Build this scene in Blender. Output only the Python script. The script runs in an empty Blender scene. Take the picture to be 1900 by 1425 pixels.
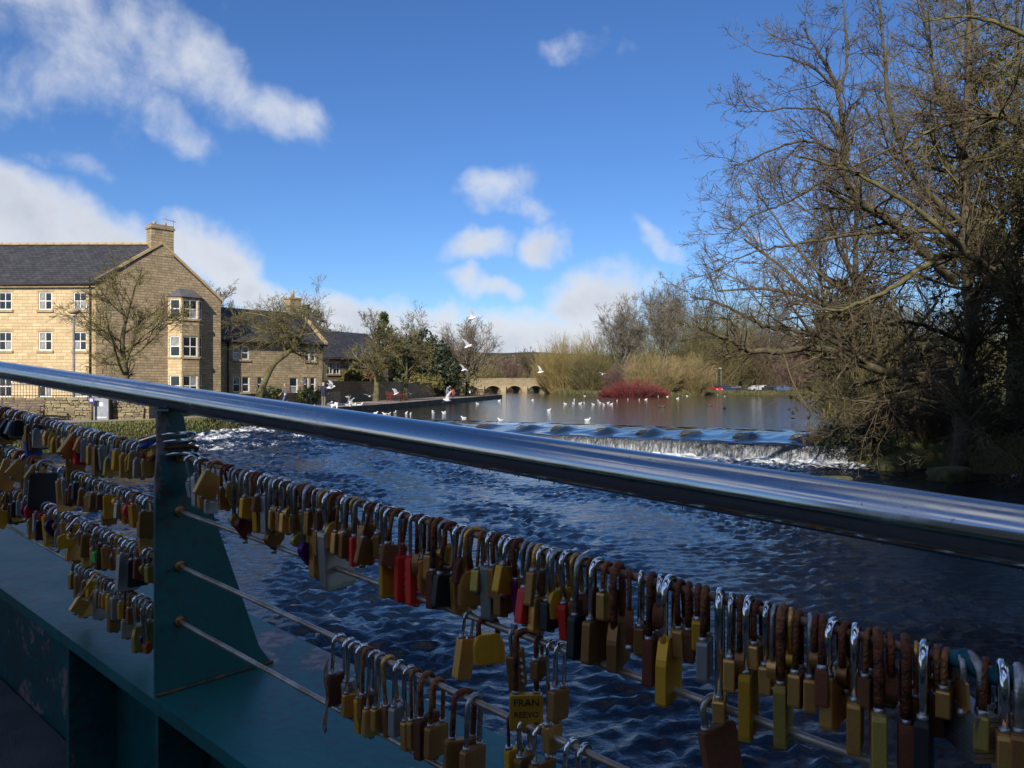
import bpy, bmesh, math, random
import numpy as np
from mathutils import Vector, Matrix

rad = math.radians
SC = bpy.context.scene
COL = SC.collection
CAMZ = 1.6          # eye height above the riverside path (path level is z = 0)
F = 1463.0          # focal length in photograph pixels (1900 wide)

# ------------------------------------------------------------------ camera
cam_d = bpy.data.cameras.new('camera')
cam_d.sensor_width = 36.0
cam_d.lens = F / 1900 * 36.0
cam_d.clip_start = 0.05
cam_d.clip_end = 6000
cam = bpy.data.objects.new('camera', cam_d)
cam.location = (0, 0, CAMZ)
cam.rotation_euler = (rad(90), 0, 0)
COL.objects.link(cam)
SC.camera = cam

# ------------------------------------------------------------------ light and exposure
SUN_EL, SUN_AZ = 29.0, 194.5        # azimuth clockwise from +Y, the view direction
SKY_STRENGTH = 0.0705
SUN_STRENGTH = 4.9
SC.view_settings.view_transform = 'Standard'
SC.view_settings.look = 'None'
SC.view_settings.exposure = 0.36
SC.view_settings.gamma = 1.0
SC.view_settings.use_curve_mapping = False
SC.cycles.use_denoising = True
SC.cycles.max_bounces = 5
SC.cycles.transparent_max_bounces = 8
SC.cycles.caustics_reflective = False
SC.cycles.caustics_refractive = False
SC.cycles.sample_clamp_indirect = 6.0

sun_d = bpy.data.lights.new('sun', 'SUN')
sun_d.energy = SUN_STRENGTH
sun_d.angle = rad(0.53)
sun_d.color = (1.0, 0.93, 0.82)
sun = bpy.data.objects.new('sun', sun_d)
_e, _a = rad(SUN_EL), rad(SUN_AZ)
to_sun = Vector((math.cos(_e) * math.sin(_a), math.cos(_e) * math.cos(_a), math.sin(_e)))
sun.rotation_euler = to_sun.to_track_quat('Z', 'Y').to_euler()
sun.location = to_sun * 200
COL.objects.link(sun)


def N(nt, typ, ins=None, **pr):
    n = nt.nodes.new(typ)
    for k, v in pr.items():
        setattr(n, k, v)
    for k, v in (ins or {}).items():
        s = n.inputs[k]
        if isinstance(v, bpy.types.NodeSocket):
            nt.links.new(v, s)
        else:
            s.default_value = v
    return n


def M(nt, op, a, b=0.0, clamp=False):
    n = N(nt, 'ShaderNodeMath', {0: a, 1: b}, operation=op)
    n.use_clamp = clamp
    return n.outputs[0]


def smooth(nt, x, lo, hi):
    n = N(nt, 'ShaderNodeMapRange', {'Value': x, 'From Min': lo, 'From Max': hi}, interpolation_type='SMOOTHSTEP')
    return n.outputs[0]


def mixc(nt, f, a, b):
    n = N(nt, 'ShaderNodeMix', data_type='RGBA')
    for idx, v in ((0, f), (6, a), (7, b)):
        s = n.inputs[idx]
        if isinstance(v, bpy.types.NodeSocket):
            nt.links.new(v, s)
        else:
            s.default_value = (*v, 1.0) if isinstance(v, tuple) and len(v) == 3 else v
    return n.outputs[2]


# ------------------------------------------------------------------ sky: Nishita daylight with drifting clouds
world = bpy.data.worlds.new('World')
SC.world = world
world.use_nodes = True
wt = world.node_tree
wt.nodes.clear()
sky = N(wt, 'ShaderNodeTexSky', sky_type='NISHITA')
sky.sun_disc = False
sky.sun_elevation = rad(SUN_EL)
sky.sun_rotation = rad(SUN_AZ)
sky.altitude = 200
sky.air_density = 1.0
sky.dust_density = 0.25
sky.ozone_density = 2.2
tc = N(wt, 'ShaderNodeTexCoord')
sep = N(wt, 'ShaderNodeSeparateXYZ', {0: tc.outputs['Generated']})
dx, dy, dz = sep.outputs
az = M(wt, 'ARCTAN2', dx, dy)
el = M(wt, 'ARCSINE', dz)
azel = N(wt, 'ShaderNodeCombineXYZ', {0: az, 1: el, 2: 0.0}).outputs[0]
warp = N(wt, 'ShaderNodeTexNoise', {'Vector': tc.outputs['Generated'], 'Scale': 7.0, 'Detail': 4.0, 'Roughness': 0.55})
wv = N(wt, 'ShaderNodeVectorMath', {0: warp.outputs['Color'], 1: (0.5, 0.5, 0.5)}, operation='SUBTRACT').outputs[0]
wsc = N(wt, 'ShaderNodeVectorMath', {0: wv, 'Scale': 0.10}, operation='SCALE').outputs[0]
azw = N(wt, 'ShaderNodeVectorMath', {0: azel, 1: wsc}, operation='ADD').outputs[0]


def ang(px, py):
    return math.atan((px - 950) / F), math.atan((712 - py) / math.hypot(F, px - 950))


# drifting clouds: middle (as a pixel of the photograph), half-axes, tilt, weight
CLOUDS = [
    (110, 30, 340, 120, -4, .80), (330, 90, 240, 85, -28, .92), (500, 190, 130, 62, -32, .92), (20, 150, 220, 120, 0, .56),
    (320, 200, 110, 60, -60, .56), (120, 290, 130, 34, 0, .5), (10, 390, 230, 95, -16, 1.25), (190, 430, 190, 75, -12, 1.2),
    (390, 480, 140, 70, -32, 1.3), (480, 530, 135, 52, -22, 1.25), (640, 590, 220, 52, -5, 1.25), (795, 578, 80, 32, -20, .95),
    (925, 355, 90, 50, 15, .72), (985, 388, 75, 34, -20, .55), (890, 463, 105, 36, 5, 1.0), (1012, 456, 60, 42, 0, 1.0),
    (900, 526, 105, 36, -8, 1.1), (1222, 460, 72, 32, -42, 1.0), (1115, 550, 125, 76, 0, 1.2), (1120, 500, 60, 40, 10, .65),
    (940, 625, 340, 74, 0, 1.45), (720, 630, 300, 70, 0, 1.35), (1090, 80, 110, 34, -8, .45), (1410, 450, 50, 22, 0, .5), (1450, 630, 330, 46, 0, .8),
]
dens = None
for (px, py, ax, ay, tilt, wgt) in CLOUDS:
    a0, e0 = ang(px, py)
    mp = N(wt, 'ShaderNodeMapping', {'Vector': azw, 'Location': (a0, e0, 0), 'Rotation': (0, 0, rad(tilt)), 'Scale': (ax / F, ay / F, 1)}, vector_type='TEXTURE')
    ln = N(wt, 'ShaderNodeVectorMath', {0: mp.outputs[0]}, operation='LENGTH').outputs['Value']
    b = M(wt, 'MULTIPLY', smooth(wt, ln, 1.35, 0.1), wgt)
    dens = b if dens is None else M(wt, 'MAXIMUM', dens, b)
# the rest of the sky carries scattered clouds of the same kind
layer = N(wt, 'ShaderNodeVectorMath', {0: tc.outputs['Generated'], 1: (1.0, 1.0, 2.4)}, operation='MULTIPLY').outputs[0]
gen = N(wt, 'ShaderNodeTexNoise', {'Vector': layer, 'Scale': 2.6, 'Detail': 3.0, 'Roughness': 0.5}).outputs['Fac']
away = M(wt, 'MAXIMUM', smooth(wt, M(wt, 'ABSOLUTE', az), 0.7, 1.1), smooth(wt, el, 0.75, 1.1))
gen = M(wt, 'MULTIPLY', smooth(wt, gen, 0.45, 0.62), away)
dens = M(wt, 'MAXIMUM', dens, gen)
fine = N(wt, 'ShaderNodeTexNoise', {'Vector': tc.outputs['Generated'], 'Scale': 15.0, 'Detail': 10.0, 'Roughness': 0.58, 'Distortion': 0.2}).outputs['Fac']
fine = M(wt, 'MULTIPLY', M(wt, 'SUBTRACT', fine, 0.5), 1.6)
has = smooth(wt, dens, 0.02, 0.3)
d2 = M(wt, 'ADD', dens, M(wt, 'MULTIPLY', fine, has))
alpha = M(wt, 'MULTIPLY', smooth(wt, d2, 0.22, 1.2), 0.97)
alpha = M(wt, 'MULTIPLY', alpha, smooth(wt, dz, -0.02, 0.03))
body = N(wt, 'ShaderNodeTexNoise', {'Vector': tc.outputs['Generated'], 'Scale': 9.0, 'Detail': 5.0}).outputs['Fac']
cloud_c = mixc(wt, smooth(wt, M(wt, 'ADD', M(wt, 'MULTIPLY', d2, 0.45), body), 0.75, 1.6), (8.4, 8.8, 9.5), (5.0, 5.6, 6.8))
sky_sat = N(wt, 'ShaderNodeHueSaturation', {'Saturation': 1.12, 'Value': 1.0, 'Color': sky.outputs[0]}).outputs[0]
sky_sat = N(wt, 'ShaderNodeVectorMath', {0: sky_sat, 1: (0.78, 1.02, 1.42)}, operation='MULTIPLY').outputs[0]
skyc = mixc(wt, alpha, sky_sat, cloud_c)
bg = N(wt, 'ShaderNodeBackground', {'Color': skyc, 'Strength': SKY_STRENGTH})
N(wt, 'ShaderNodeOutputWorld', {'Surface': bg.outputs[0]})

# ------------------------------------------------------------------ helpers
RNG = np.random.default_rng(7)
random.seed(11)


def at(px, py, d):
    """point at distance d (along the view axis) that a photograph pixel looks at"""
    return Vector(((px - 950) / F * d, d, CAMZ + (712 - py) / F * d))


def ground_at(px, py, z=0.0):
    """point on a level of height z below the horizon"""
    d = (CAMZ - z) * F / (py - 712)
    return Vector(((px - 950) / F * d, d, z))


def tag(o, label=None, cat=None, group=None, kind=None):
    if label: o['label'] = label
    if cat: o['category'] = cat
    if group: o['group'] = group
    if kind: o['kind'] = kind
    return o


def empty(name, loc=(0, 0, 0), rz=0.0, label=None, cat=None, group=None):
    o = bpy.data.objects.new(name, None)
    o.empty_display_size = 0.2
    COL.objects.link(o)
    o.location = loc
    o.rotation_euler = (0, 0, rz)
    return tag(o, label, cat, group)


def link(name, me, mats=None, parent=None, loc=(0, 0, 0), rot=(0, 0, 0)):
    o = bpy.data.objects.new(name, me)
    COL.objects.link(o)
    o.parent = parent
    o.location = loc
    o.rotation_euler = rot if isinstance(rot, tuple) else (0, 0, rot)
    if mats is not None and len(me.materials) == 0:
        for m in (mats if isinstance(mats, (list, tuple)) else [mats]):
            me.materials.append(m)
    return o


def np_mesh(name, V, Fc, smooth_shade=True, midx=None):
    V = np.asarray(V, dtype=np.float32)
    Fc = np.asarray(Fc, dtype=np.int32)
    me = bpy.data.meshes.new(name)
    me.vertices.add(len(V))
    me.vertices.foreach_set('co', V.ravel())
    me.loops.add(Fc.size)
    me.loops.foreach_set('vertex_index', Fc.ravel())
    me.polygons.add(len(Fc))
    me.polygons.foreach_set('loop_start', np.arange(0, Fc.size, Fc.shape[1], dtype=np.int32))
    if midx is not None:
        me.polygons.foreach_set('material_index', np.asarray(midx, dtype=np.int32))
    me.polygons.foreach_set('use_smooth', np.full(len(Fc), smooth_shade, dtype=bool))
    me.update(calc_edges=True)
    return me


class MB:
    """collects boxes, prisms and tubes for one mesh"""
    def __init__(self):
        self.v, self.f, self.m, self.s = [], [], [], []

    def add(self, vs, fs, mi=0, sm=False):
        b = len(self.v)
        self.v += [tuple(p) for p in vs]
        self.f += [tuple(i + b for i in f) for f in fs]
        self.m += [mi] * len(fs)
        self.s += [sm] * len(fs)
        return self

    def box(self, x0, x1, y0, y1, z0, z1, mi=0):
        vs = [(x, y, z) for x in (x0, x1) for y in (y0, y1) for z in (z0, z1)]
        return self.add(vs, [(0, 1, 3, 2), (4, 6, 7, 5), (0, 4, 5, 1), (2, 3, 7, 6), (0, 2, 6, 4), (1, 5, 7, 3)], mi)

    def quad(self, a, b, c, d, mi=0):
        return self.add([a, b, c, d], [(0, 1, 2, 3)], mi)

    def prism(self, poly, vec, mi=0):
        """extrude a planar polygon (3d points) along vec"""
        n = len(poly)
        vec = Vector(vec)
        vs = [Vector(p) for p in poly] + [Vector(p) + vec for p in poly]
        fs = [tuple(reversed(range(n))), tuple(range(n, 2 * n))] + [(i, (i + 1) % n, n + (i + 1) % n, n + i) for i in range(n)]
        return self.add(vs, fs, mi)

    def tube(self, pts, r, sides=8, mi=0, caps=True, sm=True):
        pts = [Vector(p) for p in pts]
        n = len(pts)
        rr = list(r) if hasattr(r, '__len__') else [r] * n
        vs, fs = [], []
        up = None
        for i, p in enumerate(pts):
            t = (pts[min(i + 1, n - 1)] - pts[max(i - 1, 0)])
            t = t.normalized() if t.length > 1e-9 else Vector((0, 0, 1))
            if up is None:
                up = t.orthogonal().normalized()
            up = (up - t * up.dot(t))
            up = up.normalized() if up.length > 1e-6 else t.orthogonal().normalized()
            w = t.cross(up)
            for k in range(sides):
                a = 2 * math.pi * k / sides
                vs.append(p + (up * math.cos(a) + w * math.sin(a)) * rr[i])
        for i in range(n - 1):
            for k in range(sides):
                k2 = (k + 1) % sides
                fs.append((i * sides + k, i * sides + k2, (i + 1) * sides + k2, (i + 1) * sides + k))
        self.add(vs, fs, mi, sm)
        if caps:
            b = len(self.v) - len(vs)
            self.f += [tuple(b + k for k in reversed(range(sides))), tuple(b + (n - 1) * sides + k for k in range(sides))]
            self.m += [mi, mi]
            self.s += [False, False]
        return self

    def mesh(self, name, mats=None):
        me = bpy.data.meshes.new(name)
        me.from_pydata(self.v, [], self.f)
        me.polygons.foreach_set('material_index', self.m)
        me.polygons.foreach_set('use_smooth', self.s)
        for m in ([] if mats is None else mats if isinstance(mats, (list, tuple)) else [mats]):
            me.materials.append(m)
        me.update()
        return me

    def obj(self, name, mats, parent=None, loc=(0, 0, 0), rot=(0, 0, 0)):
        return link(name, self.mesh(name, mats), None, parent, loc, rot)


def bevel(me, w, seg=1):
    bm = bmesh.new()
    bm.from_mesh(me)
    bmesh.ops.bevel(bm, geom=list(bm.edges), offset=w, segments=seg, affect='EDGES', profile=0.6)
    bm.to_mesh(me)
    bm.free()
    return me


# ------------------------------------------------------------------ materials
MATS = {}


def pbr(name, col, col2=None, rough=0.7, metal=0.0, scale=4.0, detail=5.0, bump=0.0, bscale=None, lo=0.35, hi=0.65,
        spec=0.5, vary=0.0, stretch=None, coat=0.0, sub=None):
    m = bpy.data.materials.new(name)
    m.use_nodes = True
    nt = m.node_tree
    p = nt.nodes['Principled BSDF']
    t = N(nt, 'ShaderNodeTexCoord')
    vec = t.outputs['Object']
    if stretch:
        vec = N(nt, 'ShaderNodeVectorMath', {0: vec, 1: stretch}, operation='MULTIPLY').outputs[0]
    no = N(nt, 'ShaderNodeTexNoise', {'Vector': vec, 'Scale': scale, 'Detail': detail, 'Roughness': 0.6})
    c = mixc(nt, smooth(nt, no.outputs['Fac'], lo, hi), col, col2 or tuple(x * 0.7 for x in col))
    if vary:
        oi = N(nt, 'ShaderNodeObjectInfo')
        v = N(nt, 'ShaderNodeMapRange', {'Value': oi.outputs['Random'], 'To Min': 1 - vary, 'To Max': 1 + vary}).outputs[0]
        c = N(nt, 'ShaderNodeHueSaturation', {'Color': c, 'Value': v}).outputs[0]
    nt.links.new(c, p.inputs['Base Color'])
    p.inputs['Roughness'].default_value = rough
    p.inputs['Metallic'].default_value = metal
    p.inputs['Specular IOR Level'].default_value = spec
    p.inputs['Coat Weight'].default_value = coat
    if bump:
        n2 = N(nt, 'ShaderNodeTexNoise', {'Vector': vec, 'Scale': bscale or scale * 4, 'Detail': 4.0})
        bp = N(nt, 'ShaderNodeBump', {'Height': n2.outputs['Fac'], 'Strength': bump, 'Distance': 0.02})
        nt.links.new(bp.outputs[0], p.inputs['Normal'])
    MATS[name] = m
    return m


def stone_mat(name, c1, c2, mortar, bw=0.42, rh=0.165, stain=(0.09, 0.075, 0.05), tone=1.0):
    """coursed stone for the house walls: local x along the wall, z up"""
    m = bpy.data.materials.new(name)
    m.use_nodes = True
    nt = m.node_tree
    p = nt.nodes['Principled BSDF']
    t = N(nt, 'ShaderNodeTexCoord')
    s = N(nt, 'ShaderNodeSeparateXYZ', {0: t.outputs['Object']})
    jig = N(nt, 'ShaderNodeTexNoise', {'Vector': t.outputs['Object'], 'Scale': 2.3, 'Detail': 3.0})
    z = M(nt, 'ADD', s.outputs[2], M(nt, 'MULTIPLY', M(nt, 'SUBTRACT', jig.outputs['Fac'], 0.5), 0.05))
    v = N(nt, 'ShaderNodeCombineXYZ', {0: M(nt, 'ADD', s.outputs[0], s.outputs[1]), 1: z, 2: 0.0}).outputs[0]
    br = N(nt, 'ShaderNodeTexBrick', {'Vector': v, 'Color1': (*c1, 1), 'Color2': (*c2, 1), 'Mortar': (*mortar, 1), 'Scale': 1.0,
                                      'Mortar Size': 0.013, 'Mortar Smooth': 0.3, 'Bias': 0.0, 'Brick Width': bw, 'Row Height': rh})
    br.offset_frequency = 2
    br.squash = 0.7
    br.squash_frequency = 3
    big = N(nt, 'ShaderNodeTexNoise', {'Vector': t.outputs['Object'], 'Scale': 0.55, 'Detail': 6.0, 'Roughness': 0.65})
    mid = N(nt, 'ShaderNodeTexNoise', {'Vector': t.outputs['Object'], 'Scale': 5.0, 'Detail': 6.0, 'Roughness': 0.7})
    c = mixc(nt, M(nt, 'MULTIPLY', smooth(nt, big.outputs['Fac'], 0.48, 0.75), 0.55), br.outputs['Color'], stain)
    c = mixc(nt, M(nt, 'MULTIPLY', smooth(nt, mid.outputs['Fac'], 0.5, 0.72), 0.4), c, tuple(x * 0.55 for x in c1))
    nt.links.new(c, p.inputs['Base Color'])
    p.inputs['Roughness'].default_value = 0.9
    h = M(nt, 'ADD', M(nt, 'MULTIPLY', br.outputs['Fac'], -1.0), M(nt, 'MULTIPLY', mid.outputs['Fac'], 0.8))
    bp = N(nt, 'ShaderNodeBump', {'Height': h, 'Strength': 0.8, 'Distance': 0.03})
    nt.links.new(bp.outputs[0], p.inputs['Normal'])
    MATS[name] = m
    return m


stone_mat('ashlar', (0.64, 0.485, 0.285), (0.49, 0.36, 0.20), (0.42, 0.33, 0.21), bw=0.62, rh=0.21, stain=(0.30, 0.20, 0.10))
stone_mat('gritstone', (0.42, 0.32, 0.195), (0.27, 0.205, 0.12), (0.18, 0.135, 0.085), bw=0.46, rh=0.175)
stone_mat('old_stone', (0.30, 0.23, 0.14), (0.20, 0.15, 0.09), (0.10, 0.08, 0.055), bw=0.35, rh=0.15, stain=(0.07, 0.07, 0.04))
stone_mat('bridge_stone', (0.40, 0.315, 0.19), (0.30, 0.235, 0.14), (0.2, 0.16, 0.09), bw=0.7, rh=0.3)
pbr('dressed', (0.44, 0.33, 0.18), (0.33, 0.24, 0.13), rough=0.9, scale=3, bump=0.2)
pbr('drystone', (0.33, 0.27, 0.16), (0.16, 0.14, 0.085), rough=0.95, scale=5, bump=0.6, bscale=14, vary=0.35)


def slate_mat():
    m = bpy.data.materials.new('slate')
    m.use_nodes = True
    nt = m.node_tree
    p = nt.nodes['Principled BSDF']
    t = N(nt, 'ShaderNodeTexCoord')
    s = N(nt, 'ShaderNodeSeparateXYZ', {0: t.outputs['Object']})
    v = N(nt, 'ShaderNodeCombineXYZ', {0: s.outputs[0], 1: M(nt, 'MULTIPLY', s.outputs[2], 1.6), 2: 0.0}).outputs[0]
    br = N(nt, 'ShaderNodeTexBrick', {'Vector': v, 'Color1': (0.052, 0.052, 0.062, 1), 'Color2': (0.03, 0.03, 0.036, 1), 'Mortar': (0.012, 0.012, 0.014, 1),
                                      'Scale': 1.0, 'Mortar Size': 0.012, 'Brick Width': 0.32, 'Row Height': 0.24})
    no = N(nt, 'ShaderNodeTexNoise', {'Vector': t.outputs['Object'], 'Scale': 1.3, 'Detail': 8.0, 'Roughness': 0.7})
    c = mixc(nt, M(nt, 'MULTIPLY', smooth(nt, no.outputs['Fac'], 0.5, 0.72), 0.5), br.outputs['Color'], (0.085, 0.082, 0.07))
    nt.links.new(c, p.inputs['Base Color'])
    p.inputs['Roughness'].default_value = 0.72
    p.inputs['Specular IOR Level'].default_value = 0.3
    bp = N(nt, 'ShaderNodeBump', {'Height': M(nt, 'ADD', M(nt, 'MULTIPLY', br.outputs['Fac'], -1.0), no.outputs['Fac']), 'Strength': 0.6, 'Distance': 0.02})
    nt.links.new(bp.outputs[0], p.inputs['Normal'])
    MATS['slate'] = m


slate_mat()
pbr('white_paint', (0.78, 0.77, 0.74), (0.62, 0.61, 0.58), rough=0.5, scale=6)
pbr('window_glass', (0.012, 0.014, 0.018), (0.03, 0.03, 0.034), rough=0.06, scale=1.2, spec=0.6)
pbr('curtained_glass', (0.20, 0.20, 0.19), (0.34, 0.33, 0.31), rough=0.12, scale=3, spec=0.6)
pbr('iron', (0.012, 0.012, 0.013), (0.03, 0.02, 0.015), rough=0.55, scale=8)
pbr('lead', (0.10, 0.10, 0.11), rough=0.6)
pbr('galvanised', (0.22, 0.22, 0.22), (0.15, 0.15, 0.15), rough=0.6, metal=0.3, scale=5)
pbr('grey_enamel', (0.26, 0.28, 0.31), (0.2, 0.22, 0.25), rough=0.5, scale=3)
pbr('notice_white', (0.72, 0.74, 0.75), rough=0.6)
pbr('sign_blue', (0.05, 0.06, 0.35), rough=0.4)
pbr('bench_wood', (0.10, 0.06, 0.035), (0.05, 0.03, 0.02), rough=0.7, scale=6)
pbr('bench_red', (0.24, 0.045, 0.03), (0.13, 0.025, 0.02), rough=0.6, scale=6)
pbr('concrete', (0.30, 0.245, 0.20), (0.21, 0.165, 0.13), rough=0.95, scale=0.8, detail=8, bump=0.3, bscale=9)
pbr('quay_stone', (0.10, 0.085, 0.06), (0.045, 0.04, 0.028), rough=0.9, scale=1.4, bump=0.6, bscale=5)
pbr('bark', (0.06, 0.047, 0.032), (0.10, 0.088, 0.045), rough=0.95, scale=5, detail=9, bump=1.0, bscale=13)
pbr('bark_mossy', (0.075, 0.06, 0.032), (0.125, 0.115, 0.042), rough=0.95, scale=3, detail=9, bump=1.0, bscale=13, lo=0.4, hi=0.6)
pbr('twig_brown', (0.075, 0.052, 0.034), (0.12, 0.095, 0.045), rough=0.9, scale=0.8)
pbr('twig_grey', (0.20, 0.17, 0.125), (0.13, 0.11, 0.08), rough=0.9, scale=0.6)
pbr('twig_olive', (0.155, 0.135, 0.05), (0.10, 0.082, 0.035), rough=0.9, scale=0.6)
pbr('twig_red', (0.21, 0.035, 0.036), (0.12, 0.03, 0.028), rough=0.8, scale=0.8)
pbr('twig_yellow', (0.29, 0.215, 0.075), (0.18, 0.14, 0.055), rough=0.85, scale=0.35)
pbr('twig_tawny', (0.28, 0.205, 0.095), (0.18, 0.145, 0.06), rough=0.85, scale=0.35)
pbr('twig_purple', (0.14, 0.075, 0.07), (0.10, 0.075, 0.05), rough=0.9, scale=0.4)
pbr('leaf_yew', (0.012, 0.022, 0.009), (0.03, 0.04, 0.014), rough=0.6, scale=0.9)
pbr('leaf_olive', (0.105, 0.095, 0.026), (0.06, 0.058, 0.02), rough=0.7, scale=0.5)
pbr('leaf_ivy', (0.03, 0.05, 0.014), (0.075, 0.085, 0.02), rough=0.5, scale=0.8)
pbr('leaf_gold', (0.16, 0.14, 0.025), (0.08, 0.08, 0.02), rough=0.6, scale=0.8)
pbr('leaf_rust', (0.13, 0.06, 0.03), (0.07, 0.04, 0.02), rough=0.7, scale=0.8)
pbr('grass_blade', (0.09, 0.12, 0.022), (0.15, 0.14, 0.04), rough=0.7, scale=1.0)
pbr('moss_stone', (0.10, 0.11, 0.025), (0.05, 0.045, 0.03), rough=0.95, scale=4, bump=0.8, bscale=12)
pbr('wet_stone', (0.018, 0.018, 0.018), (0.04, 0.035, 0.03), rough=0.35, scale=5, bump=0.6)
# footbridge
pbr('feather_white', (0.80, 0.80, 0.79), (0.72, 0.72, 0.71), rough=0.7, scale=9)
pbr('feather_grey', (0.36, 0.38, 0.41), (0.28, 0.30, 0.33), rough=0.7, scale=9)
pbr('feather_dark', (0.03, 0.026, 0.02), (0.07, 0.05, 0.03), rough=0.7, scale=9)
pbr('beak_orange', (0.45, 0.12, 0.02), rough=0.5)


def teal_mat():
    m = bpy.data.materials.new('teal_paint')
    m.use_nodes = True
    nt = m.node_tree
    p = nt.nodes['Principled BSDF']
    t = N(nt, 'ShaderNodeTexCoord').outputs['Object']
    a = N(nt, 'ShaderNodeTexNoise', {'Vector': t, 'Scale': 4.0, 'Detail': 9.0, 'Roughness': 0.66}).outputs['Fac']
    b = N(nt, 'ShaderNodeTexNoise', {'Vector': t, 'Scale': 1.7, 'Detail': 4.0}).outputs['Fac']
    g = N(nt, 'ShaderNodeTexNoise', {'Vector': t, 'Scale': 38.0, 'Detail': 6.0}).outputs['Fac']
    c = mixc(nt, smooth(nt, a, 0.35, 0.7), (0.008, 0.105, 0.098), (0.014, 0.145, 0.133))
    chip = smooth(nt, M(nt, 'ADD', M(nt, 'MULTIPLY', a, 0.75), M(nt, 'MULTIPLY', b, 0.6)), 0.775, 0.79)
    c = mixc(nt, chip, c, (0.30, 0.22, 0.20))
    dirt = M(nt, 'MULTIPLY', smooth(nt, M(nt, 'ADD', M(nt, 'MULTIPLY', g, 0.5), M(nt, 'MULTIPLY', b, 0.5)), 0.49, 0.62), 0.75)
    c = mixc(nt, dirt, c, (0.06, 0.055, 0.045))
    nt.links.new(c, p.inputs['Base Color'])
    nt.links.new(M(nt, 'ADD', M(nt, 'MULTIPLY', a, 0.35), 0.25), p.inputs['Roughness'])
    bp = N(nt, 'ShaderNodeBump', {'Height': M(nt, 'SUBTRACT', g, M(nt, 'MULTIPLY', chip, 2.0)), 'Strength': 0.25, 'Distance': 0.004})
    nt.links.new(bp.outputs[0], p.inputs['Normal'])
    MATS['teal_paint'] = m


teal_mat()


def rail_mat():
    m = bpy.data.materials.new('brushed_steel')
    m.use_nodes = True
    nt = m.node_tree
    p = nt.nodes['Principled BSDF']
    t = N(nt, 'ShaderNodeTexCoord').outputs['Object']
    v = N(nt, 'ShaderNodeVectorMath', {0: t, 1: (1.2, 260.0, 260.0)}, operation='MULTIPLY').outputs[0]
    a = N(nt, 'ShaderNodeTexNoise', {'Vector': v, 'Scale': 1.0, 'Detail': 4.0}).outputs['Fac']
    s = N(nt, 'ShaderNodeTexNoise', {'Vector': t, 'Scale': 90.0, 'Detail': 3.0}).outputs['Fac']
    c = mixc(nt, smooth(nt, s, 0.66, 0.74), (0.56, 0.55, 0.54), (0.36, 0.34, 0.31))
    nt.links.new(c, p.inputs['Base Color'])
    p.inputs['Metallic'].default_value = 1.0
    sm_ = N(nt, 'ShaderNodeTexNoise', {'Vector': t, 'Scale': 7.0, 'Detail': 6.0, 'Roughness': 0.7}).outputs['Fac']
    nt.links.new(M(nt, 'ADD', M(nt, 'ADD', M(nt, 'MULTIPLY', a, 0.12), M(nt, 'MULTIPLY', smooth(nt, sm_, 0.45, 0.7), 0.16)), 0.08), p.inputs['Roughness'])
    bp = N(nt, 'ShaderNodeBump', {'Height': a, 'Strength': 0.035, 'Distance': 0.002})
    nt.links.new(bp.outputs[0], p.inputs['Normal'])
    MATS['brushed_steel'] = m


rail_mat()
pbr('cable_steel', (0.58, 0.50, 0.42), (0.34, 0.25, 0.17), rough=0.42, metal=0.5, scale=14)
pbr('cable_rusty', (0.55, 0.33, 0.21), (0.30, 0.16, 0.09), rough=0.55, metal=0.4, scale=20)
pbr('water_drop', (0.5, 0.55, 0.6), rough=0.05, spec=1.0)
pbr('weld_rust', (0.05, 0.07, 0.06), (0.22, 0.10, 0.04), rough=0.8, scale=30, bump=.5, lo=.45, hi=.6)
pbr('deck_grit', (0.05, 0.05, 0.052), (0.085, 0.08, 0.08), rough=0.85, scale=7, bump=0.3, bscale=160)
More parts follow.
